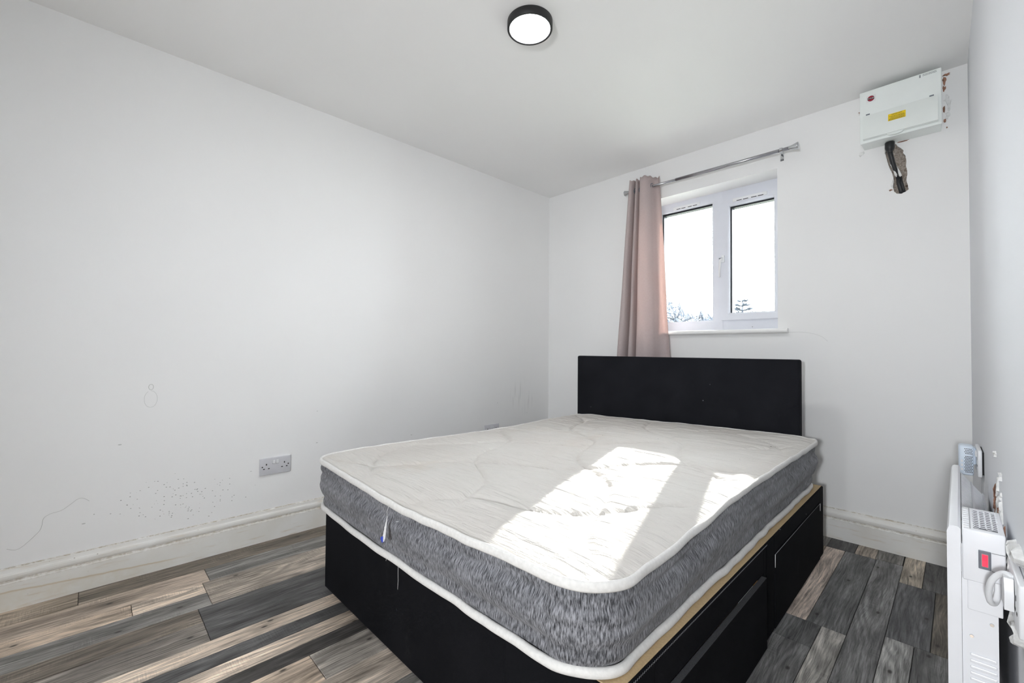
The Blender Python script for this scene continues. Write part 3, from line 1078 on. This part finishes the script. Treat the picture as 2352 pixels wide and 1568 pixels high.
# ------------------------------------------------------------------ mattress
mat = thing('mattress', 'white quilted mattress with heathered grey sides on the black bed', 'mattress', BED, (0, 0, TH))
U0, U1, V0, V1 = -1.378, -.030, -1.848, -.022
MZ0 = ZB + .004
def outline(n, off=0.0, r=.105):
    """rounded rectangle; returns (u, v, nu, nv, s)"""
    pts = []
    x0, x1, y0, y1 = U0 - off, U1 + off, V0 - off, V1 + off
    rr_ = r + off
    segs = [((x1 - rr_, y0), (x0 + rr_, y0), None), ((x0 + rr_, y0 + rr_), PI * 1.5, -PI / 2), ((x0, y0 + rr_), (x0, y1 - rr_), None), ((x0 + rr_, y1 - rr_), PI, -PI / 2),
            ((x0 + rr_, y1), (x1 - rr_, y1), None), ((x1 - rr_, y1 - rr_), PI / 2, -PI / 2), ((x1, y1 - rr_), (x1, y0 + rr_), None), ((x1 - rr_, y0 + rr_), 0, -PI / 2)]
    lens = []
    for a, b, c in segs:
        lens.append(math.hypot(b[0] - a[0], b[1] - a[1]) if c is None else rr_ * PI / 2)
    tot = sum(lens)
    for i in range(n):
        d = tot * i / n
        s = d
        for (a, b, c), ln in zip(segs, lens):
            if d <= ln:
                t = d / ln
                if c is None:
                    px, py = a[0] + (b[0] - a[0]) * t, a[1] + (b[1] - a[1]) * t
                    dx, dy = (b[0] - a[0]) / ln, (b[1] - a[1]) / ln
                    nx, ny = -dy, dx
                    # clockwise walk: outward normal is to the left of travel turned
                else:
                    ang = b + c * t
                    nx, ny = math.cos(ang), math.sin(ang)
                    px, py = a[0] + rr_ * nx, a[1] + rr_ * ny
                # make sure the normal points outwards
                cxm, cym = (x0 + x1) / 2, (y0 + y1) / 2
                if nx * (px - cxm) + ny * (py - cym) < 0:
                    nx, ny = -nx, -ny
                pts.append((px, py, nx, ny, s))
                break
            d -= ln
    return pts, tot
NP = 680
OUT, TOT = outline(NP)
def nz(a, b, c=0.0):
    return noise.noise(Vector((a, b, c)))
def per(i, f, seed=0.0):
    """smooth noise periodic along the edge"""
    a = 2 * PI * i / NP
    return noise.noise(Vector((math.cos(a) * f, math.sin(a) * f, seed)))
def edge_z(i):
    u, v, nu, nv, s = OUT[i]
    k = max(0.0, min(1.0, (v + 1.80) / .75))
    zr = .5225 + .029 * k * k * (3 - 2 * k)
    zl = .5275 - .004 * k - .011 * math.exp(-((v + .85) / .45) ** 2)
    w_ = max(0.0, min(1.0, (u - U0) / (U1 - U0)))
    w_ = w_ * w_ * (3 - 2 * w_)
    z = zl + (zr - zl) * w_ + .003 * per(i, 6, 2) + .0025 * per(i, 16, 5)
    z -= .015 * max(0, -nv) * math.exp(-((u + .70) / .30) ** 2)
    return z
def edge_off(i):
    u, v, nu, nv, s = OUT[i]
    o = .012 + .005 * per(i, 7, 8)
    o += .012 * max(0, -nv) * math.exp(-((u + .6) / .45) ** 2)
    o += .012 * max(0, nu)
    if nv > .5:
        o = -.004
    return o
def edge_pt(i, dz=0.0, do=0.0):
    u, v, nu, nv, s = OUT[i]
    o = edge_off(i) + do
    return Vector((u + nu * o, v + nv * o, edge_z(i) + dz))
def low_pt(i, do=0.0, dz=0.0):
    u, v, nu, nv, s = OUT[i]
    o = .004 * per(i, 9, 21) + do + .014 * max(0, -nv) * math.exp(-((u + .6) / .45) ** 2)
    return Vector((u + nu * o, v + nv * o, MZ0 + dz))
# side border
bm = bmesh.new()
uvl = bm.loops.layers.uv.new('UVMap')
NZ = 22
G = []
for j in range(NZ + 1):
    t = j / NZ
    row = []
    for i in range(NP):
        u, v, nu, nv, s = OUT[i]
        a = low_pt(i, -.004, .016)
        b = edge_pt(i, -.010, -.006)
        p = a.lerp(b, t)
        back = max(0, nv)
        bulge = (.020 * (1 - back)) * math.sin(PI * t) ** .75
        fold = .0
        fold += .013 * nz(s * 1.6, t * 3.4 + s * .25, 1.7) * math.sin(PI * t)
        fold += .0035 * nz(s * 3.5, t * 7 + s * .5, 4.2) * math.sin(PI * t)
        fold -= .011 * math.exp(-((t - .80 - .05 * per(i, 5, 33)) / .07) ** 2) * (.5 + .5 * per(i, 4, 12) + .25)
        fold -= .008 * math.exp(-((t - .24 - .07 * per(i, 5, 43)) / .09) ** 2)
        d = bulge + fold * (1 - back)
        row.append(bm.verts.new((p.x + nu * d, p.y + nv * d, p.z)))
    G.append(row)
for j in range(NZ):
    for i in range(NP):
        k = (i + 1) % NP
        f = bm.faces.new((G[j][i], G[j][k], G[j + 1][k], G[j + 1][i]))
        ss = [OUT[i][4], OUT[i][4] + TOT / NP, OUT[i][4] + TOT / NP, OUT[i][4]]
        tt = [j, j, j + 1, j + 1]
        for lp, a, b in zip(f.loops, ss, tt):
            lp[uvl].uv = (a, b / NZ * .19)
mesh_obj('side_border', bm, M['melange'], mat, True)
# top panel
bm = bmesh.new()
NR = 120
CU0, CV0 = (U0 + U1) / 2, (V0 + V1) / 2
def quilt(u, v):
    a, b = (u * .78 + v * .63), (-u * .62 + v * .78)
    a += .045 * math.sin(b * 9.0)
    b += .045 * math.sin(a * 9.0)
    P_ = .40
    da = abs((a / P_ + .37) % 1 - .5) * P_
    db = abs((b / P_ + .11) % 1 - .5) * P_
    g = math.exp(-(da / .011) ** 2) + math.exp(-(db / .011) ** 2)
    puff = min(da, db) / (P_ / 2)
    return -.0085 * min(1, g) + .008 * puff
def top_z(u, v, rr_):
    i_edge = 1 - rr_
    edge = max(0.0, min(1.0, i_edge / .12))
    z = quilt(u, v) * edge
    z += .0055 * nz(u * 2.2, v * 3.2, 7.7) * edge
    # gathered wrinkles running across the bed
    wv = nz(u * 3.2 + 5, v * 21 + u * 2.5, 2.2)
    wv2 = nz(u * 5.5, v * 44 - u * 4, 8.1)
    z += (.005 * wv + .0028 * wv2) * edge * (.55 + .75 * (.5 + nz(u * 1.7, v * 1.7, 14)))
    return z
def plateau(u, v):
    k = max(0.0, min(1.0, (v + 1.75) / .9))
    w_ = max(0.0, min(1.0, (u - U0) / 1.0))
    lo_ = .534 - .006 * math.exp(-((v + .85) / .45) ** 2)
    return lo_ + (.543 + .015 * k - lo_) * w_ * w_ * (3 - 2 * w_)
rows = []
for j in range(NR + 1):
    rr_ = 1 - j / NR
    row = []
    if j == NR:
        row = [bm.verts.new((CU0, CV0, plateau(CU0, CV0)))]
    else:
        for i in range(NP):
            e = edge_pt(i, .0, -.004)
            u, v = CU0 + (e.x - CU0) * rr_, CV0 + (e.y - CV0) * rr_
            k = min(1.0, (1 - rr_) / .16)
            k = k * k * (3 - 2 * k)
            z = (e.z + .006) * (1 - k) + plateau(u, v) * k
            z += .006 * math.sin(PI * min(1, (1 - rr_) / .10))
            row.append(bm.verts.new((u, v, z + top_z(u, v, rr_))))
    rows.append(row)
for j in range(NR):
    a, b = rows[j], rows[j + 1]
    for i in range(NP):
        k = (i + 1) % NP
        if len(b) == 1:
            bm.faces.new((a[i], a[k], b[0]))
        else:
            bm.faces.new((a[i], a[k], b[k], b[i]))
mesh_obj('top_panel', bm, M['ticking'], mat, True)
# underside panel
bm = bmesh.new()
bm.faces.new([bm.verts.new(low_pt(i, -.008, .003)) for i in range(0, NP, 4)])
mesh_obj('underside', bm, M['tape'], mat)
# edge tapes: a flattened roll sewn round top and bottom
bm = bmesh.new()
add_tube(bm, [edge_pt(i, -.001, .001) for i in range(NP)], .0105, 10, closed=True, flat=(.55, 1.1))
mesh_obj('top_tape', bm, M['tape'], mat, True)
bm = bmesh.new()
add_tube(bm, [low_pt(i, .004 + .006 * per(i, 11, 3), .0115 + .003 * per(i, 8, 6)) for i in range(NP)], .0115, 10, closed=True, flat=(.75, 1.0))
mesh_obj('bottom_tape', bm, M['tape'], mat, True)
# folded care label and loose threads on the foot end (front face, about 0.66 m from the right corner)
fi = min(range(NP), key=lambda i: (OUT[i][0] + .712) ** 2 + (OUT[i][1] - V0) ** 2)
fu, fv = OUT[fi][0], OUT[fi][1]
fy = fv - .050
bm = bmesh.new()
lab = [(fu - .001, fy + .004, .486), (fu + .017, fy - .012, .432), (fu + .015, fy - .014, .424), (fu + .006, fy - .013, .418), (fu - .004, fy - .008, .428), (fu - .003, fy - .002, .455)]
A = [bm.verts.new(p) for p in lab]
B = [bm.verts.new((p[0], p[1] - .0015, p[2])) for p in lab]
bm.faces.new(A)
bm.faces.new(B[::-1])
for i in range(len(lab)):
    bm.faces.new((A[i], A[(i + 1) % len(lab)], B[(i + 1) % len(lab)], B[i]))
care = mesh_obj('care_label', bm, M['paper'], mat)
care['label'] = 'folded white and blue care label'
bm = bmesh.new()
add_prism(bm, [(fu - .0035, .4275), (fu + .006, .4175), (fu + .0095, .4205), (fu, .433)], 1, fy - .0165, fy - .0100)
mesh_obj('label_print', bm, M['blue'], care)
bm = bmesh.new()
add_prism(bm, [(fu - .0045, .428), (fu - .002, .428), (fu - .002, .458), (fu - .0045, .456)], 1, fy - .004, fy - .002)
mesh_obj('label_fold', bm, M['paper'], care)
tube('loose_thread', [(fu - .004, fy + .010, .515), (fu - .002, fy + .003, .50), (fu - .001, fy + .003, .486)], .0006, M['stitch'], mat, 5)
tube('loose_thread', [(fu + .052, fy + .004, .486), (fu + .062, fy - .004, .489), (fu + .072, fy - .002, .494)], .0006, M['stitch'], mat, 5)
tube('loose_thread', [(fu + .008, V0 - .014, .340), (fu + .011, V0 - .016, .318), (fu + .012, V0 - .016, .295), (fu + .008, V0 - .015, .268)], .0006, M['stitch'], mat, 5)
tube('loose_thread', [(fu - .06, V0 - .014, .338), (fu - .061, V0 - .016, .327)], .0006, M['stitch'], mat, 5)

# ------------------------------------------------------------------ ceiling light
cl = thing('ceiling_light', 'round flush ceiling light with black rim, switched on', 'lamp', (1.266, -1.585, H))
lathe('rim', [(.0895, 0), (.0905, -.001), (.0905, -.029), (.089, -.031), (.0815, -.031), (.0805, -.0295), (.0805, -.004), (.0805, 0)], (0, 0, 0), M['lamp_black'], cl, 2, 64, True)
bm = bmesh.new()
add_lathe(bm, [(.0803, -.012), (.0803, -.027), (.076, -.0290), (.05, -.0300), (.001, -.0303)], (0, 0, 0), 2, 64)
mesh_obj('diffuser', bm, M['diffuser'], cl, False)

# ------------------------------------------------------------------ sockets on the left wall
def double_socket(label, y, z):
    t = thing('wall_socket', label, 'socket', (0, y, z))
    bm = bmesh.new()
    add_box(bm, -.001, .0095, -.073, .073, -.043, .043, .0035, 3)
    smooth_angle(mesh_obj('faceplate', bm, M['socket'], t), 40)
    for sy in (-.008, .008):
        sw = box('switch', .0090, .0125, sy - .0052, sy + .0052, .012, .030, M['plastic'], t, .0014)
        sw.rotation_euler = (0, R(4), 0)
        box('switch_gap', .0090, .0098, sy - .0062, sy + .0062, .0100, .0118, M['hole'], t)
    for c in (-.042, .042):
        box('earth_slot', .0090, .0099, c - .0024, c + .0024, .0065, .0150, M['hole'], t, .0008)
        for s in (-.0112, .0112):
            box('pin_slot', .0090, .0099, c + s - .0040, c + s + .0040, -.0130, -.0085, M['hole'], t, .0008)
    for c in (-.0605, .0605):
        lathe('fixing_screw', [(.0033, 0), (.0030, .0008)], (.0093, c, .0), M['hole'], t, 0, 10)
    return t
double_socket('white double wall socket near the skirting left of the bed', -2.131, .3707)
double_socket('white double wall socket partly hidden by the far mattress edge', -.652, .370)

# ------------------------------------------------------------------ fuse box
FX0, FX1, FZ0, FZ1, FD = 2.121, 2.410, 2.000, 2.2545, .110
fb = thing('fuse_box', 'white metal fuse box high on the wall right of the window', 'fuse box', (2.2655, 0, FZ0))
def fl(o):
    o.matrix_parent_inverse = Matrix.Translation((-2.2655, 0, -FZ0))
    return o
fl(box('back_case', FX0 + .004, FX1 - .004, -FD + .012, 0, FZ0 + .004, FZ1 - .003, M['box'], fb, .002))
fl(box('front_cover', FX0, FX1, -FD, -FD + .014, FZ0, FZ1, M['box'], fb, .003, 3))
# bulging hinged lid
lx0, lx1, lz0, lz1 = FX0 + .014, FX1 - .012, FZ0 + .012, FZ0 + .134
bm = bmesh.new()
prof = [(-FD + .002, lz1 - .001), (-FD - .003, lz1 - .001)]
for k in range(9):
    a = k / 8
    prof.append((-FD - .003 - .020 * math.sin(PI * (.06 + .62 * a)) , lz1 - .002 - (lz1 - lz0 - .004) * a))
prof += [(-FD - .012, lz0), (-FD + .002, lz0)]
add_prism(bm, prof, 0, lx0, lx1)
lid = fl(smooth_angle(mesh_obj('lid', bm, M['lid'], fb), 45))
bm = bmesh.new()
tab = [(2.253 + .030 * math.cos(a), lz0 + .002 - .012 * math.sin(a)) for a in [PI * k / 10 for k in range(11)]]
add_prism(bm, tab, 1, -FD - .016, -FD - .002)
fl(mesh_obj('lid_tab', bm, M['lid'], fb))
for hx in (lx0 + .010, lx1 - .028):
    fl(box('hinge_slot', hx, hx + .015, -FD - .0015, -FD + .001, lz1 + .001, lz1 + .0065, M['bezel'], fb))
def on_front(x, z, y, scale=1.0, tilt=0.0):
    return Matrix.Translation((x, y, z)) @ Matrix.Rotation(R(90) + tilt, 4, 'X')
# round maker's badge
bm = bmesh.new()
add_prism(bm, [(2.147, 2.196), (2.183, 2.196), (2.183, 2.229), (2.147, 2.229)], 1, -FD - .0006, -FD + .001)
fl(mesh_obj('badge_backing', bm, M['white_print'], fb))
bm = bmesh.new()
add_lathe(bm, [(.0132, .0), (.0132, -.0012)], (2.1645, -FD - .0003, 2.2125), 1, 32)
fl(mesh_obj('badge_rim', bm, M['logo_black'], fb))
bm = bmesh.new()
add_lathe(bm, [(.0122, .0), (.0122, -.0006)], (2.1645, -FD - .0013, 2.2125), 1, 32)
fl(mesh_obj('badge_disc', bm, M['logo_red'], fb))
fl(box('badge_band', 2.1645 - .0130, 2.1645 + .0130, -FD - .0026, -FD - .0012, 2.2085, 2.2165, M['logo_black'], fb))
fl(text_obj('badge_lettering', 'WYLEX', .0082, M['white_print'], fb, on_front(2.1645, 2.2125, -FD - .0028)))
# yellow notice on the lid
lab_y = -FD - .0235
def lidpt(z):
    a = (lz1 - .002 - z) / (lz1 - lz0 - .004)
    return -FD - .003 - .020 * math.sin(PI * (.06 + .62 * a))
ly0, ly1 = lidpt(2.067), lidpt(2.102)
bm = bmesh.new()
q = [(2.229, 2.067), (2.291, 2.067), (2.291, 2.102), (2.229, 2.102)]
cols = 6
for k in range(cols):
    za, zb_ = 2.067 + .035 * k / cols, 2.067 + .035 * (k + 1) / cols
    bm.faces.new([bm.verts.new((2.229, lidpt(za) - .0009, za)), bm.verts.new((2.291, lidpt(za) - .0009, za)), bm.verts.new((2.291, lidpt(zb_) - .0009, zb_)), bm.verts.new((2.229, lidpt(zb_) - .0009, zb_))])
bmesh.ops.remove_doubles(bm, verts=bm.verts, dist=1e-6)
note = fl(mesh_obj('notice', bm, M['yellow'], fb))
note['label'] = 'yellow notice sticker'
tl = math.atan2(lidpt(2.102) - lidpt(2.067), .035)
nt = text_obj('notice_heading', 'IMPORTANT', .0066, M['print'], fb, Matrix.Translation((2.260, lidpt(2.0962) - .0013, 2.0962)) @ Matrix.Rotation(R(90) - tl, 4, 'X'))
fl(nt)
rq = random.Random(11)
bm = bmesh.new()
for k, z in enumerate((2.0885, 2.0845, 2.0805, 2.0765, 2.0728, 2.0697)):
    x = 2.232 + (.006 if k in (1, 2) else 0)
    while x < 2.286:
        ln = rq.uniform(.002, .006)
        add_box(bm, x, min(x + ln, 2.289), lidpt(z) - .0013, lidpt(z) - .0009, z - .0008, z + .0006)
        x += ln + .0012
fl(mesh_obj('notice_small_print', bm, M['print'], fb))
bm = bmesh.new()
for k, z in enumerate((2.2475, 2.2440, 2.2405)):
    x = 2.349
    while x < 2.393:
        ln = rq.uniform(.002, .006)
        add_box(bm, x, min(x + ln, 2.395), -FD - .0004, -FD + .0005, z - .0010, z + .0008)
        x += ln + .0012
add_box(bm, 2.337, 2.342, -FD - .0004, -FD + .0005, 2.236, 2.249)
fl(mesh_obj('printed_mark', bm, M['print_grey'], fb))
# gland, sleeved cables
gl = thing('power_cable', 'black power cable running from the fuse box into the wall chase', 'cable', (2.225, -.035, 1.998))
def gt(o):
    o.matrix_parent_inverse = Matrix.Translation((-2.225, .035, -1.998))
    return o
gt(smooth_angle(lathe('gland', [(.0175, .0), (.019, -.002), (.0185, -.028), (.016, -.036), (.0105, -.044), (.0095, -.05)], (2.2265, -.038, 1.9995), M['rubber'], gl, 2, 20), 50))
gt(tube('sleeve', [(2.2265, -.038, 1.955), (2.230, -.034, 1.935), (2.236, -.026, 1.90), (2.244, -.014, 1.868), (2.249, -.004, 1.845), (2.252, .002, 1.828)], [.010, .0098, .0095, .0085, .006, .004], M['rubber'], gl, 12))
gt(tube('lead', [(2.253, -.002, 1.832), (2.256, -.003, 1.80), (2.261, -.002, 1.775), (2.265, .004, 1.754), (2.267, .014, 1.748)], .0085, M['rubber'], gl, 12))
gt(tube('lead', [(2.262, -.001, 1.832), (2.266, -.003, 1.80), (2.271, -.002, 1.775), (2.275, .004, 1.756), (2.277, .014, 1.750)], .0055, M['rubber'], gl, 10))
gt(tube('torn_paint', [(2.226, -.026, 1.915), (2.232, -.024, 1.893), (2.240, -.016, 1.868), (2.246, -.010, 1.842), (2.248, -.006, 1.832)], [.002, .005, .004, .005, .002], M['plaster'], gl, 6))
gt(tube('torn_paint', [(2.248, -.010, 1.885), (2.255, -.006, 1.86), (2.262, -.003, 1.835), (2.260, -.002, 1.825)], [.0015, .005, .006, .002], M['plaster'], gl, 6))

# ------------------------------------------------------------------ panel heater by the right wall
HY0, HY1 = -1.600, -.930
ht = thing('panel_heater', 'white electric panel heater standing along the right wall', 'heater', (2.47, -1.265, 0))
def hl(o):
    o.matrix_parent_inverse = Matrix.Translation((-2.47, 1.265, 0))
    return o
HT = .632
# front panel: rounded sheet with returned edges
bm = bmesh.new()
add_prism(bm, [(2.4335, .19), (2.4335, HT - .012), (2.4365, HT - .003), (2.441, HT), (2.449, HT), (2.453, HT - .004), (2.453, .19)], 1, HY0, HY1)
hl(smooth_angle(mesh_obj('front_panel', bm, M['heater'], ht), 35))
# body behind with sloped grille top
bm = bmesh.new()
add_prism(bm, [(2.4535, .19), (2.4535, HT - .024), (2.501, .548), (2.501, .19)], 1, HY0 + .17, HY1 + .004)
hl(mesh_obj('body', bm, M['heater_grey'], ht))
bm = bmesh.new()
add_prism(bm, [(2.4535, .19), (2.4535, .60), (2.501, .60), (2.501, .19)], 1, HY0 + .003, HY0 + .172)
hl(mesh_obj('end_case', bm, M['heater'], ht))
def slope(x):
    return HT - .022 - (x - 2.4535) * ((HT - .022 - .549) / (2.501 - 2.4535))
ns = 34
for k in range(ns):
    y = HY0 + .178 + (HY1 - HY0 - .19) * k / (ns - 1)
    bm = bmesh.new()
    x0, x1 = 2.4545, 2.5005
    add_prism(bm, [(x0, slope(x0)), (x1, slope(x1)), (x1, slope(x1) + .004), (x0, slope(x0) + .004)], 1, y - .0045, y + .0045)
    hl(mesh_obj('grille_slat', bm, M['heater'], ht))
bm = bmesh.new()
add_prism(bm, [(2.4745, slope(2.4745) + .003), (2.4785, slope(2.4785) + .003), (2.4785, slope(2.4785) + .0065), (2.4745, slope(2.4745) + .0065)], 1, HY0 + .172, HY1)
hl(mesh_obj('grille_rib', bm, M['heater'], ht))
bm = bmesh.new()
add_prism(bm, [(2.4975, slope(2.4975) + .003), (2.502, slope(2.502) + .003), (2.502, slope(2.502) + .0065), (2.4975, slope(2.4975) + .0065)], 1, HY0 + .172, HY1)
hl(mesh_obj('grille_rib', bm, M['heater'], ht))
# control box at the near end: hood over a slightly narrower lower part
cb = hl(box('control_box', 2.4545, 2.511, HY0 - .002, HY0 + .170, .533, .6315, M['heater'], ht, .003, 3))
smooth_angle(cb, 40)
hl(box('control_base', 2.461, 2.507, HY0 + .001, HY0 + .16, .477, .534, M['heater'], ht, .002))
hl(box('box_seam', 2.493, 2.5115, HY0 - .0024, HY0 - .0015, .5945, .5957, M['print_grey'], ht))
hl(box('box_seam', 2.493, 2.5115, HY0 - .0024, HY0 - .0015, .5605, .5617, M['print_grey'], ht))
# fan window with honeycomb grid on top of the box
hl(box('fan_window', 2.470, 2.502, HY0 + .012, HY0 + .150, .6312, .6322, M['heater_grey'], ht))
bm = bmesh.new()
hr = .0062
for a in range(10):
    for b in range(4):
        cx = 2.4745 + b * .0085
        cy = HY0 + .020 + a * .0135 + (b % 2) * .0067
        pts = [(cx + hr * .75 * math.cos(PI / 3 * k), cy + hr * 1.1 * math.sin(PI / 3 * k), .6327) for k in range(6)]
        add_tube(bm, pts, .0006, 4, closed=True)
hc = hl(mesh_obj('honeycomb_grid', bm, M['heater'], ht))
for k in range(9):
    hl(box('top_rib', 2.4565, 2.4640, HY0 + .012 + k * .016, HY0 + .021 + k * .016, .6313, .6328, M['heater'], ht))
hl(box('top_groove', 2.4652, 2.4662, HY0 + .004, HY0 + .165, .6314, .6318, M['print_grey'], ht))
# rocker switch
sb = hl(box('switch_bezel', 2.476, 2.4925, HY0 - .0045, HY0 - .001, .562, .5965, M['bezel'], ht, .001))
hl(box('rocker_surround', 2.4795, 2.4892, HY0 - .0055, HY0 - .003, .5670, .5915, M['print_grey'], ht, .0005))
bm = bmesh.new()
add_prism(bm, [(HY0 - .0035, .568), (HY0 - .0062, .568), (HY0 - .0066, .579), (HY0 - .0092, .5905), (HY0 - .0035, .5905)], 0, 2.4806, 2.4882)
hl(mesh_obj('rocker', bm, M['neon'], ht))
for (sx, sz) in ((2.466, .427), (2.4925, .459)):
    s = hl(lathe('screw', [(.0033, 0), (.0028, -.0016)], (sx, HY0 + .003, sz), M['chrome'], ht, 1, 12))
for k in range(8):
    z = .392 - k * .0115
    hl(box('side_louvre', 2.4635, 2.4985, HY0 + .0005, HY0 + .0035, z - .0030, z + .0030, M['heater'], ht, .0015))
for fy in (HY0 + .12, HY1 - .10):
    bm = bmesh.new()
    add_prism(bm, [(2.425, 0), (2.509, 0), (2.509, .012), (2.490, .018), (2.485, .20), (2.455, .20), (2.448, .018), (2.425, .012)], 1, fy - .012, fy + .012)
    hl(mesh_obj('foot', bm, M['heater'], ht))

# ------------------------------------------------------------------ sockets, plug and device on the right wall
RA = math.atan(WK)
def right_thing(name, label, cat, y, z):
    return thing(name, label, cat, (wx(y), y, z), (0, 0, PI + RA))
def right_socket(label, y, z, tilt=0.0):
    t = right_thing('wall_socket', label, 'socket', y, z)
    o = smooth_angle(box('faceplate', .0005 + tilt, .0105 + tilt, -.073, .073, -.043, .043, M['plastic'], t, .003, 3), 40)
    if tilt:
        box('back_box', -.001, tilt + .002, -.066, .066, -.036, .036, M['hole'], t)
    for sy in (-.008, .008):
        box('switch', .0100 + tilt, .0135 + tilt, sy - .0052, sy + .0052, .012, .030, M['plastic'], t, .0014)
    for c in (-.042, .042):
        box('earth_slot', .0100 + tilt, .0109 + tilt, c - .0024, c + .0024, .0065, .0150, M['hole'], t)
        for s in (-.0112, .0112):
            box('pin_slot', .0100 + tilt, .0109 + tilt, c + s - .0040, c + s + .0040, -.0130, -.0085, M['hole'], t)
    return t
s1 = right_socket('white double socket on the right wall near the far corner', -.690, .615, .004)
dv = right_thing('plug_in_device', 'pale blue plug-in unit with a perforated grille near the corner', 'device', -.648, .606)
bm = bmesh.new()
add_box(bm, .020, .056, -.030, .030, -.050, .050, .006, 3)
smooth_angle(mesh_obj('casing', bm, M['blue_white'], dv), 40)
box('neck', .0145, .022, -.026, .024, -.012, .044, M['blue_white'], dv, .004, 3)
bm = bmesh.new()
for a in range(16):
    for b in range(5):
        cx, cz = .0245 + b * .0036 + (a % 2) * .0018, -.038 + a * .0052
        if a == 11:
            continue
        add_lathe(bm, [(.0015, .0), (.0015, .0006)], (cx, .0298, cz), 1, 6)
g_ = mesh_obj('grille_holes', bm, M['hole'], dv)
for k in range(3):
    box('button', .0455, .0505, .0296, .0306, -.034 + k * .014, -.026 + k * .014, M['plastic'], dv, .001)
# second socket beside the camera with plug and cable of the heater
s2 = right_socket('white double socket on the right wall beside the heater end', -1.675, .555)
for i, (cy, cz, rx, rz) in enumerate([(-1.60, .60, .020, .028), (-1.615, .505, .022, .03), (-1.66, .622, .04, .014), (-1.67, .485, .04, .02), (-1.595, .56, .014, .02)]):
    flake('filler_lump', cy, cz, rx, rz, M['plaster'], wall_right, 'right', .010, 11, 90 + i, .7)
pg = right_thing('heater_plug', 'white plug with looped cable beside the heater switch', 'plug', -1.680, .560)
bm = bmesh.new()
add_prism(bm, [(-.022, -.024), (.022, -.024), (.025, .004), (.016, .028), (-.016, .028), (-.025, .004)], 0, .0115, .0225)
smooth_angle(mesh_obj('plug_body', bm, M['plastic'], pg), 30)
def world_tube(name, pts, r, mat_, parent, n=12):
    mw = Matrix.Translation(parent.location) @ Matrix.Rotation(PI + RA, 4, 'Z')
    inv = mw.inverted()
    pp = catmull([tuple(inv @ Vector(p)) for p in pts], 6)
    return tube(name, pp, r, mat_, parent, n)
world_tube('flex', [(2.5140, -1.684, .585), (2.509, -1.676, .588), (2.500, -1.668, .582), (2.4905, -1.664, .565), (2.4870, -1.655, .541), (2.4895, -1.645, .520), (2.4960, -1.630, .516), (2.5000, -1.612, .528), (2.5005, -1.602, .540)], .0047, M['plastic'], pg)
